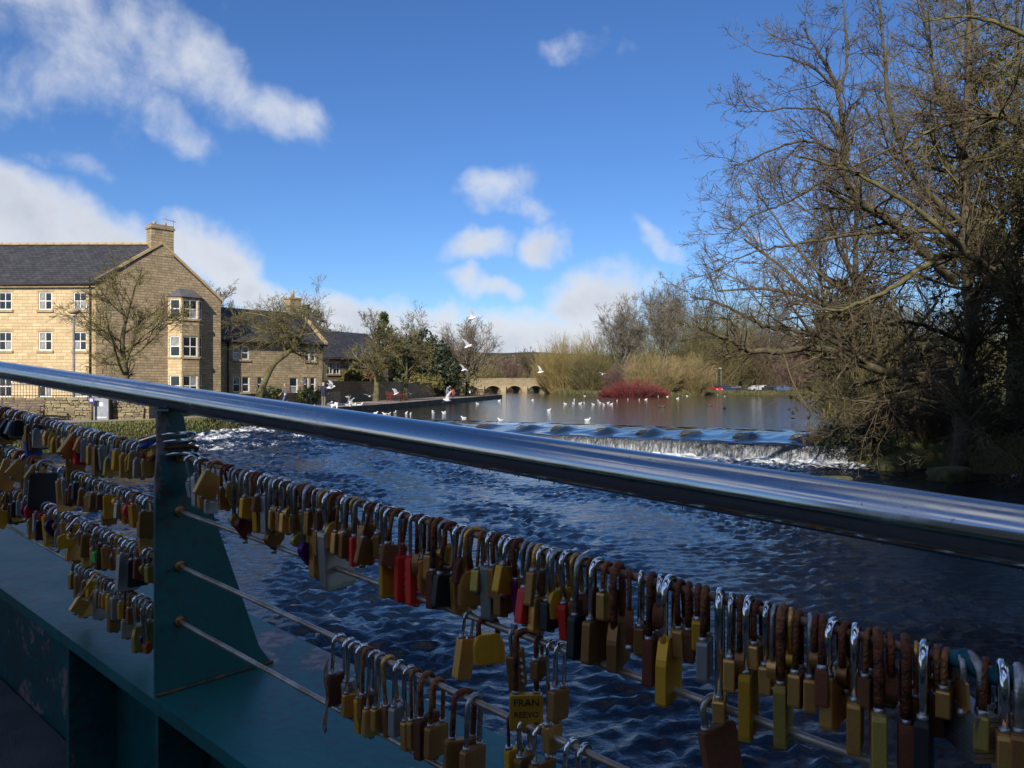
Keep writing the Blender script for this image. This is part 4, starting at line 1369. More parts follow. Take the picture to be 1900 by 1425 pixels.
def fan_tree(name, base, h, rx_, label, seed, bark='bark', twig='twig_grey', trunk_r=.4, limbs=26, dens=(10, 7, 4), tw=.014, z0=.22, low=.34, group=None, ivy=None):
    """bare tree whose limbs sweep up from the trunk to fill a rounded crown"""
    rng = np.random.default_rng(seed)
    t = empty(name, base, 0, label, 'tree', group)
    tr = curve([(0, 0, -.3), (rng.normal(0, .1), 0, h * .25), (rng.normal(0, .2), 0, h * .6), (rng.normal(0, .3), 0, h * .9)], 6)
    K = len(tr)
    R = (trunk_r * (1.1 - np.linspace(0, 1, K) ** .7) + tw)[None]
    V, Fq = tubes_np(tr[None], R, 9)
    link('trunk', np_mesh('trunk', V, Fq), MATS[bark], t)
    d = rng.normal(0, 1, (limbs, 3))
    d[:, 2] = np.abs(d[:, 2]) * .9 - .35 + .25
    d /= np.linalg.norm(d, axis=1, keepdims=True)
    cz = h * (low + 1) / 2
    T = np.array([0, 0, cz]) + d * np.array([rx_, rx_, h * (1 - low) / 2 * 1.02]) * rng.uniform(.72, 1.0, (limbs, 1))
    f = np.clip(z0 + (T[:, 2] / h - z0) * rng.uniform(.1, .5, limbs), .12, .75)
    i = f / .9 * (K - 1)
    i0 = np.minimum(i.astype(int), K - 2)
    P0 = tr[i0] + (tr[i0 + 1] - tr[i0]) * (i - i0)[:, None]
    P1 = (P0 + T) / 2 + np.stack([(T[:, 0] - P0[:, 0]) * .12, (T[:, 1] - P0[:, 1]) * .12, -.02 * h * np.ones(limbs)], -1)
    u = np.linspace(0, 1, 9)[None, :, None]
    P = P0[:, None] * (1 - u) ** 2 + 2 * P1[:, None] * u * (1 - u) + T[:, None] * u ** 2
    P[:, 1:] += rng.normal(0, .012 * h, P[:, 1:].shape) * .6
    Rl = np.clip(trunk_r * .42 * (1 - f), .04, 9)[:, None] * np.linspace(1, .22, 9)[None]
    L = np.linalg.norm(T - P0, axis=1)
    parts, last = grow(rng, P, Rl, L, [dict(n=dens[0], t0=.22, ang=36, ratio=.36, rr=.5, segs=4, wig=.11, up=.05, rmin=tw * 1.5), dict(n=dens[1], t0=.15, ang=38, ratio=.5, rr=.6, segs=2, wig=.13, up=.04, rmin=tw * 1.1, sides=2), dict(n=dens[2], t0=.1, ang=38, ratio=.5, rr=.7, segs=1, wig=.12, up=.03, rmin=tw, sides=2)])
    V, Fq = join_vf([tubes_np(P, Rl, 5)] + parts)
    link('crown', np_mesh('crown', V, Fq), MATS[twig], t)
    if ivy:
        m_, n_, top, rr = ivy
        k = rng.uniform(0, 1, (n_, 1))
        a = rng.uniform(0, 6.283, (n_, 1))
        q = rr * (1 - .65 * k) * np.sqrt(rng.uniform(0, 1, (n_, 1)))
        V, Fq = leaves(rng, np.concatenate([np.cos(a) * q, np.sin(a) * q, top * h * k], 1), .13, .12)
        link('ivy', np_mesh('ivy', V, Fq, False), MATS[m_], t)
    return t


def stem_shrub(name, base, rx_, ry_, h, label, seed, mat, n=420, kids=(6, 4), r0=.02, spready=.5, cat='shrub', group=None, droop=0.0, tw=.01, lo=.55):
    """multi-stemmed shrub: stems fan out from the ground and fill a dome"""
    rng = np.random.default_rng(seed)
    t = empty(name, base, 0, label, cat, group)
    a = rng.uniform(0, 6.283, n)
    q = np.sqrt(rng.uniform(0, 1, n))
    S = np.stack([np.cos(a) * q * rx_ * .55, np.sin(a) * q * ry_ * .55, np.full(n, -.2)], -1)
    D = np.stack([np.cos(a) * q * spready * rx_ / h * 1.2, np.sin(a) * q * spready * ry_ / h * 1.2, np.ones(n)], -1)
    D += rng.normal(0, .08, D.shape)
    D /= np.linalg.norm(D, axis=1, keepdims=True)
    L = h * np.sqrt(np.clip(1.05 - q ** 2 * .85, .05, 1)) * rng.uniform(lo, 1.0, n)
    P, R = extend(rng, S, D, L, np.full(n, r0), 4, .07, -droop, .4)
    parts = [tubes_np(P, R, 3)]
    sub, last = grow(rng, P, R, L, [dict(n=kids[0], t0=.2, ang=22, ratio=.4, rr=.7, segs=2, wig=.1, up=.04, rmin=tw, sides=2), dict(n=kids[1], t0=.2, ang=25, ratio=.5, rr=.7, segs=1, wig=.1, up=.03, rmin=tw * .8, sides=2)])
    V, Fq = join_vf(parts + sub)
    link('stems', np_mesh('stems', V, Fq), MATS[mat], t)
    return t


def leafy(name, base, blobs, label, seed, mat, n=6000, size=.16, trunk=None, cat='tree', group=None, shell=.55):
    """evergreen crown: leaf faces in clumps through the volume of several uneven lobes"""
    rng = np.random.default_rng(seed)
    t = empty(name, base, 0, label, cat, group)
    tot = sum(b[3] * b[4] * b[5] for b in blobs)
    Cs = []
    for (cx, cy, cz, ax, ay, az_) in blobs:
        m = max(20, int(n / 18 * (ax * ay * az_ / tot)))
        d = rng.normal(0, 1, (m, 3))
        d /= np.linalg.norm(d, axis=1, keepdims=True)
        r = (shell + (1 - shell) * rng.uniform(0, 1, (m, 1)) ** .6) * rng.uniform(.82, 1.12, (m, 1))
        cl = np.array([cx, cy, cz]) + d * r * np.array([ax, ay, az_])
        Cs.append((cl[:, None] + rng.normal(0, .5, (m, 18, 3)) * min(ax, az_) * .2).reshape(-1, 3))
    C = np.concatenate(Cs)
    C = C[C[:, 2] > 0.02]
    V, Fq = leaves(rng, C, size, size * .6)
    link('crown', np_mesh('crown', V, Fq, False), MATS[mat], t)
    if trunk:
        MB().tube([(0, 0, -.2), (.05, 0, trunk[1] * .5), (0, 0, trunk[1])], [trunk[0], trunk[0] * .8, trunk[0] * .4], 8).obj('trunk', MATS['bark'], t)
    return t


# ---- trees along the left bank
RT = 'pollarded trees along the riverside path'
bare_tree('riverside_tree', (-19.6, 40, 0), 7.2, 3.4, 'bare spreading tree in front of the stone gable', 101, twig='twig_olive', bark='bark_mossy', trunk_r=.24, trunk_h=.24, boughs=18, dens=(10, 7, 4), up=.05, fork=52, group=RT, lean=(.5, 0), tw=.009)
t = empty('leaning_tree', (-16.6, 51.8, 0), 0, 'mossy tree leaning right in front of the two storey house', 'tree', RT)
rng = np.random.default_rng(5)
tr = curve([(-.3, 0, -.3), (.25, 0, 1.5), (.95, 0, 2.9), (1.75, .2, 3.6), (2.4, .2, 4.3), (2.95, .1, 5.3), (3.2, 0, 6.2)], 6)
R = np.linspace(.25, .06, len(tr))[None]
V, Fq = tubes_np(tr[None], R, 10)
link('trunk', np_mesh('trunk', V, Fq), MATS['bark_mossy'], t)
br2 = curve([(.85, 0, 2.8), (1.6, -.4, 3.3), (2.3, -.8, 3.5)], 6)
br3 = curve([(1.75, .2, 3.6), (1.2, .3, 4.6), (-.3, .2, 5.3), (-1.8, 0, 5.6)], 6)
br4 = curve([(2.4, .2, 4.3), (1.8, -.3, 5.2), (.6, -.4, 6.0), (-1.0, -.3, 6.3)], 6)
P = np.stack([tr[-len(br3):], br3, br4])
Rr = np.stack([np.linspace(.16, .05, len(br3)), np.linspace(.12, .03, len(br3)), np.linspace(.12, .03, len(br3))])
parts, last = grow(rng, P, Rr, np.array([4.0, 3.6, 3.6]), [dict(n=17, t0=.02, ang=58, ratio=.62, segs=6, wig=.16, up=-.03, sides=4, rmin=.02), dict(n=8, t0=.1, ang=45, ratio=.55, segs=4, wig=.16, up=-.02, rmin=.012),
                                                                dict(n=6, t0=.1, ang=42, ratio=.5, segs=3, wig=.16, up=-.02, rmin=.008, sides=2), dict(n=3, ang=40, ratio=.5, segs=2, wig=.1, rmin=.008, sides=2)])
V, Fq = join_vf([tubes_np(P[1:], Rr[1:], 7)] + parts)
link('crown', np_mesh('crown', V, Fq), MATS['twig_olive'], t)
p = ground_at(697, 745)
bare_tree('riverside_tree', p, 7.2, 3.3, 'forked bare tree on the quay left of the red bench', 103, twig='twig_olive', bark='bark_mossy', trunk_r=.3, trunk_h=.3, boughs=17, dens=(11, 8, 4), up=.04, fork=48, group=RT, tw=.012)
p = ground_at(752, 743)
bare_tree('riverside_tree', p, 6.6, 3.6, 'bare tree on the quay just right of the red bench', 104, twig='twig_olive', bark='bark_mossy', trunk_r=.26, trunk_h=.3, boughs=15, dens=(10, 8, 4), up=.02, fork=55, group=RT, tw=.012)
p = ground_at(868, 735)
fan_tree('riverside_tree', p, 9.8, 4.4, 'round headed bare tree near the tip of the quay', 105, group=RT, limbs=34, dens=(11, 7, 4), tw=.012, low=.3, trunk_r=.34, ivy=('leaf_olive', 1100, .5, 2.4))
# evergreens behind
leafy('evergreen_tree', (-25.5, 95, 0), [(0, 0, 7, 2.6, 2.4, 2.4), (2.2, 0, 6, 2.2, 2, 2.4), (-1.6, 0, 5, 2.2, 2, 2.8), (.6, 0, 9, 2.2, 1.8, 1.8)], 'dark evergreen tree behind the chimney of the two storey house', 201, 'leaf_ivy', 7000, .24, (.3, 6))
leafy('conifer_tree', (-14.6, 90, 0), [(0, 0, 2.2, 2.3, 2.2, 2.2), (0, 0, 4.2, 1.9, 1.8, 2.0), (0, 0, 6.2, 1.3, 1.3, 1.8), (0, 0, 8.0, .75, .75, 1.3), (0, 0, 9.1, .35, .35, .8)], 'pointed conifer rising behind the quay trees', 202, 'leaf_ivy', 7000, .2, (.25, 6))
leafy('yew_tree', (-11.5, 98, 0), [(0, 0, 3, 3, 2.5, 3), (2.0, 0, 4.2, 2.4, 2.2, 2.6), (-1.2, 0, 5.2, 2.4, 2.2, 2.2), (.8, 0, 6.6, 1.8, 1.6, 1.7), (3.2, 0, 2.4, 2, 2, 2.2)], 'dense dark yew behind the long wall', 203, 'leaf_yew', 12000, .22, (.3, 4))
leafy('hedge', (-12.6, 88, 1.2), [(-1.5, -3, .6, 2.4, 2, .9), (1, 3, .7, 2.2, 2.4, .9), (3, 9, .6, 2, 3, .8), (4.2, 15, .6, 1.8, 3, .8)], 'yellow green hedge top showing over the long wall', 204, 'leaf_gold', 5000, .16, cat='hedge')
leafy('ivy_creeper', C3 + Vector((1.4, 1.4, 0)), [(.6, .9, 1.6, .6, .9, 1.5), (1.1, 1.6, 2.6, .5, .8, 1.2), (1.6, 2.7, 1.6, .6, .9, 1.3)], 'golden ivy climbing the small house', 205, 'leaf_gold', 2600, .12, cat='creeper')
leafy('creeper', C3 + Vector((3.2, 4.6, 0)), [(.3, .5, 1.6, .6, 1.1, 1.5), (.8, 1.5, 2.4, .5, .9, 1.0)], 'rust brown creeper right of the golden ivy', 206, 'leaf_rust', 1800, .12, cat='creeper')
leafy('hedge', (-16.2, 57.5, .2), [(-.6, -3, .55, .6, 3, .65), (.9, 2.2, .55, .6, 3, .65)], 'clipped dark hedge before the two storey house', 207, 'leaf_ivy', 4200, .09, cat='hedge')
leafy('shrub', (-17.6, 37.2, 0), [(0, 0, .55, .6, .5, .55), (-1.0, .1, .4, .5, .5, .4), (.8, .6, .5, .6, .5, .5)], 'dark evergreen shrub between the lamp post and the bin', 208, 'leaf_yew', 2600, .07, cat='shrub')
leafy('shrub', (-15.4, 40.2, 0), [(0, 0, .6, .9, .6, .6), (1.3, 1.2, .5, .9, .7, .5)], 'low dark shrub right of the bin', 209, 'leaf_yew', 2600, .07, cat='shrub')
bare_tree('garden_tree', (-32.5, 88, 0), 13, 4.2, 'bare tree top showing above the roof of the two storey house', 210, twig='twig_brown', trunk_r=.3, boughs=14, dens=(8, 6, 4), tw=.014)
bare_tree('garden_tree', (-20.5, 84, 0), 9.5, 4.6, 'thin bare tree behind the ivy house', 211, twig='twig_grey', trunk_r=.25, boughs=14, dens=(8, 6, 4), tw=.012)
bare_tree('garden_tree', (-13.5, 112, 0), 10.5, 4.6, 'pale bare tree left of the round headed tree', 212, twig='twig_grey', trunk_r=.28, boughs=14, dens=(8, 7, 4), tw=.015)
stem_shrub('bank_thicket', (-11.5, 135, 0), 5, 3, 5.0, 'olive thicket behind the tip of the quay', 213, 'twig_olive', n=260, kids=(6, 4))
stem_shrub('bank_thicket', (-15, 128, 0), 4, 3, 6.0, 'golden green thicket beside the yew', 214, 'twig_yellow', n=240, kids=(6, 4))

# ---- the far right bank
IS = 'shrubs on the far bank'
stem_shrub('dogwood', ground_at(1180, 734.0, -.25) + Vector((0, 2.4, 0)), 8.4, 2.6, 2.9, 'low crimson stemmed dogwood clump at the far water edge', 301, 'twig_red', n=620, kids=(7, 4), r0=.018, spready=.9, tw=.013, lo=.6)
for px, d, w, top, m, lab, sd in ((1052, 163, 55, 628, 'twig_yellow', 'tall golden willow beside the stone bridge', 302), (1100, 158, 38, 655, 'twig_olive', 'olive thicket between golden willow and the tall bare trees', 303),
                                  (1213, 136, 52, 655, 'twig_tawny', 'rounded tawny willow shrub behind the crimson dogwood', 304), (1283, 138, 40, 661, 'twig_tawny', 'rounded tawny willow shrub at the right end of the clump', 305),
                                  (1165, 146, 42, 672, 'twig_purple', 'dull purple brown shrub behind the left end of the dogwood', 306), (1026, 170, 28, 665, 'twig_tawny', 'small tawny willow hiding the end of the stone bridge', 307)):
    base = at(px, 728, d)
    base.z = -.25
    wm = w / F * d
    hm = CAMZ + (712 - top) / F * d + .2
    stem_shrub('willow_shrub', base, wm * 1.05, wm * .7, hm, lab, sd, m, n=430, kids=(7, 5), r0=.025, spready=.95, group=IS, tw=.015, lo=.75)
for px, d, w, top, lab, sd, ivy in ((1152, 152, 52, 554, 'broad bare tree rising behind the crimson dogwood', 311, ('leaf_ivy', 1500, .42, 2.6)), (1231, 158, 44, 529, 'tall slender bare tree right of the broad one', 312, ('leaf_ivy', 900, .4, 2.2))):
    base = at(px, 728, d)
    base.z = -.2
    hm = CAMZ + (712 - top) / F * d + .2
    fan_tree('far_tree', base, hm * (1.0 if px < 1200 else 1.06), w / F * d * .92, lab, sd, limbs=36, dens=(11, 8, 4), tw=.019, ivy=ivy, low=.36)
fan_tree('far_tree', Vector(((980 - 950) / F * 215, 215, 0)), 12, 3.4, 'lone bare tree standing above the stone bridge', 313, twig='twig_brown', trunk_r=.35, limbs=22, dens=(8, 6, 4), tw=.018)
BK = [(1120, 205, 60, 648, 'leaf_olive'), (1190, 190, 50, 640, 'twig_olive'), (1275, 185, 60, 596, 'twig_olive'), (1330, 200, 60, 606, 'twig_olive'), (1385, 215, 60, 602, 'twig_olive'), (1440, 205, 50, 612, 'twig_brown'),
      (1475, 175, 40, 655, 'twig_purple'), (1530, 190, 60, 610, 'twig_olive'), (1590, 180, 60, 590, 'twig_olive'), (1660, 170, 70, 585, 'twig_olive'), (1740, 165, 70, 600, 'twig_brown'), (1830, 160, 80, 590, 'twig_olive'),
      (900, 225, 40, 690, 'twig_olive'), (860, 205, 45, 668, 'twig_tawny'), (945, 240, 40, 680, 'twig_purple'), (1010, 235, 45, 678, 'twig_olive')]
for i, (px, d, w, top, m) in enumerate(BK):
    x_ = (px - 950) / F * d
    base = Vector((x_, d, gz(x_, d)))
    hm = CAMZ + (712 - top) / F * d - base.z
    kind_w = {'twig_olive': 'olive', 'twig_tawny': 'tawny', 'twig_yellow': 'golden', 'twig_purple': 'purple brown', 'twig_brown': 'brown', 'leaf_olive': 'dark olive'}[m]
    stem_shrub('hedgerow_thicket', base, w / F * d * 1.1, 4, max(hm, 2.5) * 1.4, '%s bare thicket, %s from the left in the row along the far bank' % (kind_w, ['1st', '2nd', '3rd'][i] if i < 3 else '%dth' % (i + 1)), 330 + i, m if m != 'leaf_olive' else 'twig_olive', n=300, kids=(6, 5), r0=.03, group='thickets along the far bank', tw=.022)
leafy('evergreen_shrub', Vector(((1395 - 950) / F * 235, 235, gz(71, 235))), [(0, 0, 3, 4, 3, 3.5), (5, 0, 4, 3.5, 3, 4), (-5, 2, 5, 4, 3, 3.5), (9, 2, 6, 4, 3, 4)], 'bright green evergreen bank below the cream house', 350, 'leaf_gold', 6000, .4)
# wooded patch on the far hill and field hedges
rng = np.random.default_rng(77)
n = 9000
hx = rng.uniform(-70, 70, n)
hy = rng.uniform(480, 640, n)
k = np.abs(hx + 10 - (hy - 560) * .2) < 34 + 8 * np.sin(hy * .1)
hx, hy = hx[k], hy[k]
hz = ground_h(hx, hy) + rng.uniform(0, 6, len(hx))
V, Fq = leaves(rng, np.stack([hx, hy, hz], -1), 1.5, .6)
tag(link('hill_wood', np_mesh('hill_wood', V, Fq, False), MATS['twig_brown']), 'dark leafless wood on the far hillside above the stone bridge', 'wood', kind='stuff')

# ---- the great bare tree over the water on the right
BT_D = 25.0
bt = empty('overhanging_tree', (14.2, 26.6, -.4), 0, 'great tangled bare tree leaning out over the water on the right', 'tree')
borg = np.array([14.2, 26.6, -.4])


def limb(pts, r0, r1, mat='bark', name='limb', sides=8, n=7):
    """pts: (px, py, distance)"""
    w = np.array([np.array(at(*q)) for q in pts]) - borg
    c = curve(w, n)
    rr_ = np.random.default_rng(len(c) + int(abs(pts[0][0])))
    c[1:-1] += rr_.normal(0, .02, c[1:-1].shape)
    Rl = np.linspace(r0, r1, len(c))
    V, Fq = tubes_np(c[None], Rl[None], sides)
    link(name, np_mesh(name, V, Fq), MATS[mat], bt)
    return c, Rl


LIMBS = [
    # trunk, rising at the right
    ([(1772, 905, 25.5), (1785, 780, 25.6), (1800, 620, 25.8), (1792, 470, 26), (1788, 330, 26.2), (1796, 150, 26.5), (1800, -60, 26.8)], .24, .08, 'bark'),
    # low bough over the water and its fork
    ([(1790, 735, 25.5), (1672, 697, 24.5), (1590, 672, 24), (1531, 646, 23.6), (1440, 652, 23), (1384, 648, 22.6), (1358, 632, 22.4), (1340, 624, 22.3), (1296, 608, 22)], .16, .024, 'bark'),
    ([(1600, 668, 24), (1531, 625, 23.8), (1470, 612, 23.5), (1421, 605, 23.2), (1384, 586, 23), (1329, 561, 22.8), (1281, 549, 22.6)], .10, .02, 'bark'),
    ([(1366, 640, 22.5), (1362, 606, 22.4), (1345, 590, 22.3), (1318, 600, 22)], .045, .012, 'bark'),
    # upright limb in the middle
    ([(1770, 520, 25.8), (1657, 416, 25), (1587, 368, 24.5), (1568, 320, 24.3), (1565, 258, 24.2), (1554, 166, 24), (1520, 100, 23.8), (1490, 50, 23.6)], .16, .022, 'bark'),
    # long slanting reddish bough from the right edge
    ([(1960, 690, 24), (1900, 582, 23.6), (1856, 528, 23.4), (1745, 424, 23), (1623, 339, 22.6), (1557, 309, 22.4), (1480, 290, 22)], .14, .025, 'bark_mossy'),
    # lichened bough
    ([(1840, 500, 25), (1771, 471, 24), (1716, 492, 23.6), (1668, 525, 23.2), (1600, 560, 23), (1530, 575, 22.6), (1470, 560, 22.4)], .12, .02, 'bark_mossy'),
    # side limbs reaching left
    ([(1640, 405, 25), (1545, 358, 24.2), (1530, 335, 24), (1470, 370, 23.6), (1400, 400, 23.2), (1345, 440, 23)], .07, .012, 'bark'),
    ([(1570, 285, 24.3), (1500, 262, 23.8), (1440, 275, 23.4), (1385, 300, 23), (1345, 315, 22.8)], .055, .01, 'bark'),
    ([(1566, 260, 24.2), (1530, 208, 23.8), (1480, 200, 23.4), (1420, 205, 23), (1365, 205, 22.8)], .05, .01, 'bark'),
    ([(1552, 165, 24), (1500, 120, 23.6), (1450, 105, 23.2), (1400, 95, 23)], .045, .01, 'bark'),
    ([(1745, 430, 25.3), (1640, 430, 24.6), (1545, 440, 24), (1460, 455, 23.6), (1390, 470, 23.3), (1330, 500, 23)], .075, .012, 'bark'),
    ([(1560, 170, 24), (1572, 90, 24), (1565, 20, 24), (1555, -60, 24)], .05, .015, 'bark'),
    ([(1792, 420, 26), (1700, 330, 25.6), (1650, 200, 25.3), (1640, 80, 25), (1620, -60, 24.8)], .11, .03, 'bark'),
    ([(1795, 300, 26.2), (1745, 180, 26), (1720, 60, 25.8), (1700, -60, 25.6)], .09, .03, 'bark'),
    ([(1990, 330, 24.5), (1880, 225, 24.6), (1800, 220, 24.7), (1720, 245, 24.8), (1660, 290, 24.6), (1610, 320, 24.4)], .12, .02, 'bark_mossy'),
    ([(1980, 120, 25), (1890, 60, 25), (1800, 30, 25), (1710, 40, 25)], .10, .02, 'bark_mossy'),
    ([(1795, 560, 25.8), (1880, 450, 25.8), (1930, 330, 25.8), (1950, 150, 25.8)], .12, .04, 'bark_mossy'),
    ([(1800, 640, 25.8), (1700, 600, 25), (1610, 600, 24.4), (1540, 610, 24), (1480, 640, 23.6)], .08, .015, 'bark'),
    ([(1850, 980, 23), (1900, 870, 22), (1860, 832, 21.4), (1815, 800, 21), (1785, 775, 20.8), (1765, 750, 20.6)], .025, .012, 'bark'),
    ([(1790, 760, 25.4), (1700, 740, 24.6), (1620, 745, 24), (1550, 735, 23.6), (1500, 700, 23.2)], .06, .012, 'bark'),
]
polys = [limb(p_, a_, b_, m_, name='trunk' if i == 0 else 'limb', sides=10 if i == 0 else 7) for i, (p_, a_, b_, m_) in enumerate(LIMBS)]
rng = np.random.default_rng(909)
parts_all, tips = [], []
for i, (c, Rl) in enumerate(polys):
    Lc = np.linalg.norm(np.diff(c, axis=0), axis=1).sum()
    # cut every limb into pieces of alike length so that the side branches keep an even size
    pieces = max(1, int(round(Lc / 2.2)))
    ks = np.linspace(0, len(c) - 1, pieces + 1).astype(int)
    for a, b in zip(ks, ks[1:]):
        if i == 0 and b < len(c) * .2: continue
        seg = c[a:b + 1]
        tt = np.linspace(0, len(seg) - 1, 6)
        ii = np.minimum(tt.astype(int), len(seg) - 2)
        seg6 = seg[ii] * (1 - (tt - ii))[:, None] + seg[ii + 1] * (tt - ii)[:, None]
        r6 = np.linspace(Rl[a], Rl[b], 6)
        right = np.mean(seg6[:, 0]) > 0.2
        spec = [dict(n=10 if right else 7, t0=.02, ang=46, spread=16, ratio=.78 if b < len(c) * .75 else .62, rr=.42, segs=7, wig=.11, up=.012, sides=4, rmin=.012),
                dict(n=8 if right else 6, t0=.12, ang=38, ratio=.48, rr=.6, segs=5, wig=.13, up=.015, sides=3, rmin=.0078),
                dict(n=6 if right else 5, t0=.1, ang=40, ratio=.5, rr=.62, segs=4, wig=.14, up=.015, sides=2, rmin=.0055),
                dict(n=3 if right else 2, t0=.1, ang=40, ratio=.5, rr=.7, segs=2, wig=.15, up=.02, sides=2, rmin=.0048)]
        pp, last = grow(rng, seg6[None], r6[None], np.array([2.6]), spec)
        parts_all += pp
        tips.append(last[:, -1])
V, Fq = join_vf(parts_all)
link('crown', np_mesh('crown', V, Fq), MATS['twig_brown'], bt)
T_ = np.concatenate(tips)
T_ = T_[(T_[:, 0] > 0.4 + .12 * np.abs(T_[:, 2] - 6)) & (rng.uniform(0, 1, len(T_)) < .55)]
V, Fq = leaves(rng, np.repeat(T_, 2, 0), .045, .16)
link('mossy_growth', np_mesh('mossy_growth', V, Fq, False), MATS['leaf_olive'], bt)
print('big tree', len(V), len(Fq))

# a second, ivy-hung tree behind it and undergrowth on the shaded bank
bare_tree('bank_tree', (20.5, 32, -.2), 19, 8.5, 'tall mossy tree at the right edge behind the overhanging one', 410, twig='twig_olive', bark='bark_mossy', trunk_r=.4, trunk_h=.2, boughs=26, dens=(10, 9, 5), tw=.009, up=.03, fork=55, ivy=('leaf_olive', 3500, .8, 4.5))
bare_tree('bank_tree', (17.5, 40, -.2), 14, 7.5, 'brown bare tree filling the gap behind the overhanging tree', 411, twig='twig_brown', trunk_r=.35, trunk_h=.15, boughs=24, dens=(10, 9, 5), tw=.010, up=.03, fork=55, ivy=('leaf_olive', 2200, .5, 3.5))
bare_tree('bank_tree', (24, 24, -.2), 17, 8.5, 'dark bare tree at the right edge of the view', 412, twig='twig_brown', bark='bark_mossy', trunk_r=.4, trunk_h=.12, boughs=26, dens=(10, 9, 5), tw=.008, up=.03, fork=58, ivy=('leaf_ivy', 2500, .6, 4.0))
for i, (x_, y_, w_, h_, m_, lab) in enumerate(((12.0, 29.6, 1.0, 2.1, 'twig_tawny', 'dry tawny reeds and twigs at the right end of the weir'), (13.6, 28.6, 1.1, 1.5, 'twig_brown', 'brown brambles on the bank below the weir end'),
                                               (15.6, 27.2, 1.6, 2.2, 'twig_brown', 'dark bramble thicket around the overhanging trunk'), (14.2, 26.7, 1.2, 1.3, 'twig_brown', 'low brown brambles at the foot of the overhanging trunk'), (18.6, 26.2, 1.8, 2.6, 'twig_brown', 'dark bramble thicket right of the overhanging trunk'),
                                               (15.0, 33.5, 2.2, 2.8, 'twig_olive', 'olive scrub behind the weir end'), (19, 38, 3.5, 3.2, 'twig_olive', 'olive scrub under the bare trees on the right bank'),
                                               (26, 55, 6, 4.5, 'twig_olive', 'broad scrub along the lake on the right bank'), (36, 74, 8, 5, 'twig_olive', 'far scrub along the lake on the right bank'))):
    stem_shrub('bank_scrub', (x_, y_, gz(x_, y_)), w_, w_ * .8, h_, lab, 420 + i, m_, n=220, kids=(7, 4), r0=.012 if y_ < 45 else .02, group='scrub on the right bank', spready=.8, tw=.006 if y_ < 45 else .012)
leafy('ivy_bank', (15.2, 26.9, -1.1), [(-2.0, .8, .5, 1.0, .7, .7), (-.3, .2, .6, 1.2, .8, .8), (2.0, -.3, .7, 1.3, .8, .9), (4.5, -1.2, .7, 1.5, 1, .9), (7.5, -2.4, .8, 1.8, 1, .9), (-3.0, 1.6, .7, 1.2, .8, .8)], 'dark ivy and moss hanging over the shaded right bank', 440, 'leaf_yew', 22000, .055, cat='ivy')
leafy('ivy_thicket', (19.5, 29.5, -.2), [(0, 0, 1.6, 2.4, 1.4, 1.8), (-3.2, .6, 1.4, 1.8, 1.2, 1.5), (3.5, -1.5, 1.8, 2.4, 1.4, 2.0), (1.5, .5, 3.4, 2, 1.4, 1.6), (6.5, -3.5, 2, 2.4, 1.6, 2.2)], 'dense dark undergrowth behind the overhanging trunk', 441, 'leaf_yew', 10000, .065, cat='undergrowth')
# evergreens added outside the view by the footbridge, only to shade the bank beyond
for i, (x_, y_, r_, h_) in enumerate(((8.9, 4.6, 2.6, 17), (11.9, 9.8, 2.4, 13.5), (15.3, 16.4, 2.7, 13.5), (14.5, 9.0, 3.2, 14.5), (18.5, 16.5, 3.2, 14))):
    leafy('shade_oak', (x_, y_, gz(x_, y_)), [(0, 0, h_ * .3, r_, r_, h_ * .25), (.4, .2, h_ * .5, r_ * 1.05, r_, h_ * .25), (-.3, 0, h_ * .72, r_ * .9, r_ * .9, h_ * .22), (0, 0, h_ * .88, r_ * .6, r_ * .6, h_ * .14)], '%s added dark evergreen oak, out of frame, casting shade on the right bank' % ('first', 'second', 'third', 'fourth', 'fifth')[i], 460 + i, 'leaf_yew', 16000, .17, (.3, h_ * .7))
# mossy blocks at the foot of the bank
bmr = bmesh.new()
bmesh.ops.create_icosphere(bmr, subdivisions=3, radius=1)
rw_ = Waves(61, .5, 2.0, 14)
for v in bmr.verts:
    c_ = v.co.copy()
    k_ = 1 + .10 * float(rw_(np.array([c_.x + 2 * c_.z]), np.array([c_.y - c_.z]))[0])
    v.co = Vector((max(-.5, min(.5, c_.x * .62 * k_)), max(-.36, min(.36, c_.y * .45 * k_)), min(.28, .12 + c_.z * .24 * k_)))
bl = bpy.data.meshes.new('moss_block')
bmr.to_mesh(bl)
bmr.free()
bl.materials.append(MATS['moss_stone'])
bl.polygons.foreach_set('use_smooth', [True] * len(bl.polygons))
for px, py, sx, sz, lab in ((1548, 893, 1.0, 1.0, 'flat mossy stone slab at the water edge by the weir'), (1575, 838, .75, 1.6, 'mossy bank stone above the flat slab'), (1655, 872, .8, 1.5, 'mossy stone in the dark middle of the right bank'), (1765, 888, 1.2, 1.7, 'mossy stump like stone below the great tree')):
    p = ground_at(px, py, -1.22)
    o = tag(link('bank_stone', bl, None, None, (p.x, p.y, -1.36), random.uniform(-.5, .5)), lab, 'stone', 'mossy stones below the right bank')
    o.scale = (sx, sx, sz)
# ================================================================== FOOTBRIDGE
# the near railing runs from close on the right to further off on the left; t is measured along it, s outwards over the water
BD = Vector((-0.7517, 0.6595, 0)).normalized()
BN = Vector((0.6595, 0.7517, 0)).normalized()
RAIL_D = 0.8735


def rail_z(t):
    if t <= 4.0:
        return -0.152 + 0.0646 * t
    return -0.152 + 0.0646 * 4 + 0.0646 * (t - 4) - 0.0064 * (t - 4) ** 2


def bp(t, s=0.0, h=0.0):
    p = BN * (RAIL_D + s) + BD * t
    return Vector((p.x, p.y, CAMZ + rail_z(t) + h))


def t_of(px, s=0.0):
    u = (px - 950) / F
    a, b = BN * (RAIL_D + s), BD
    return (a.x - u * a.y) / (u * b.y - b.x)


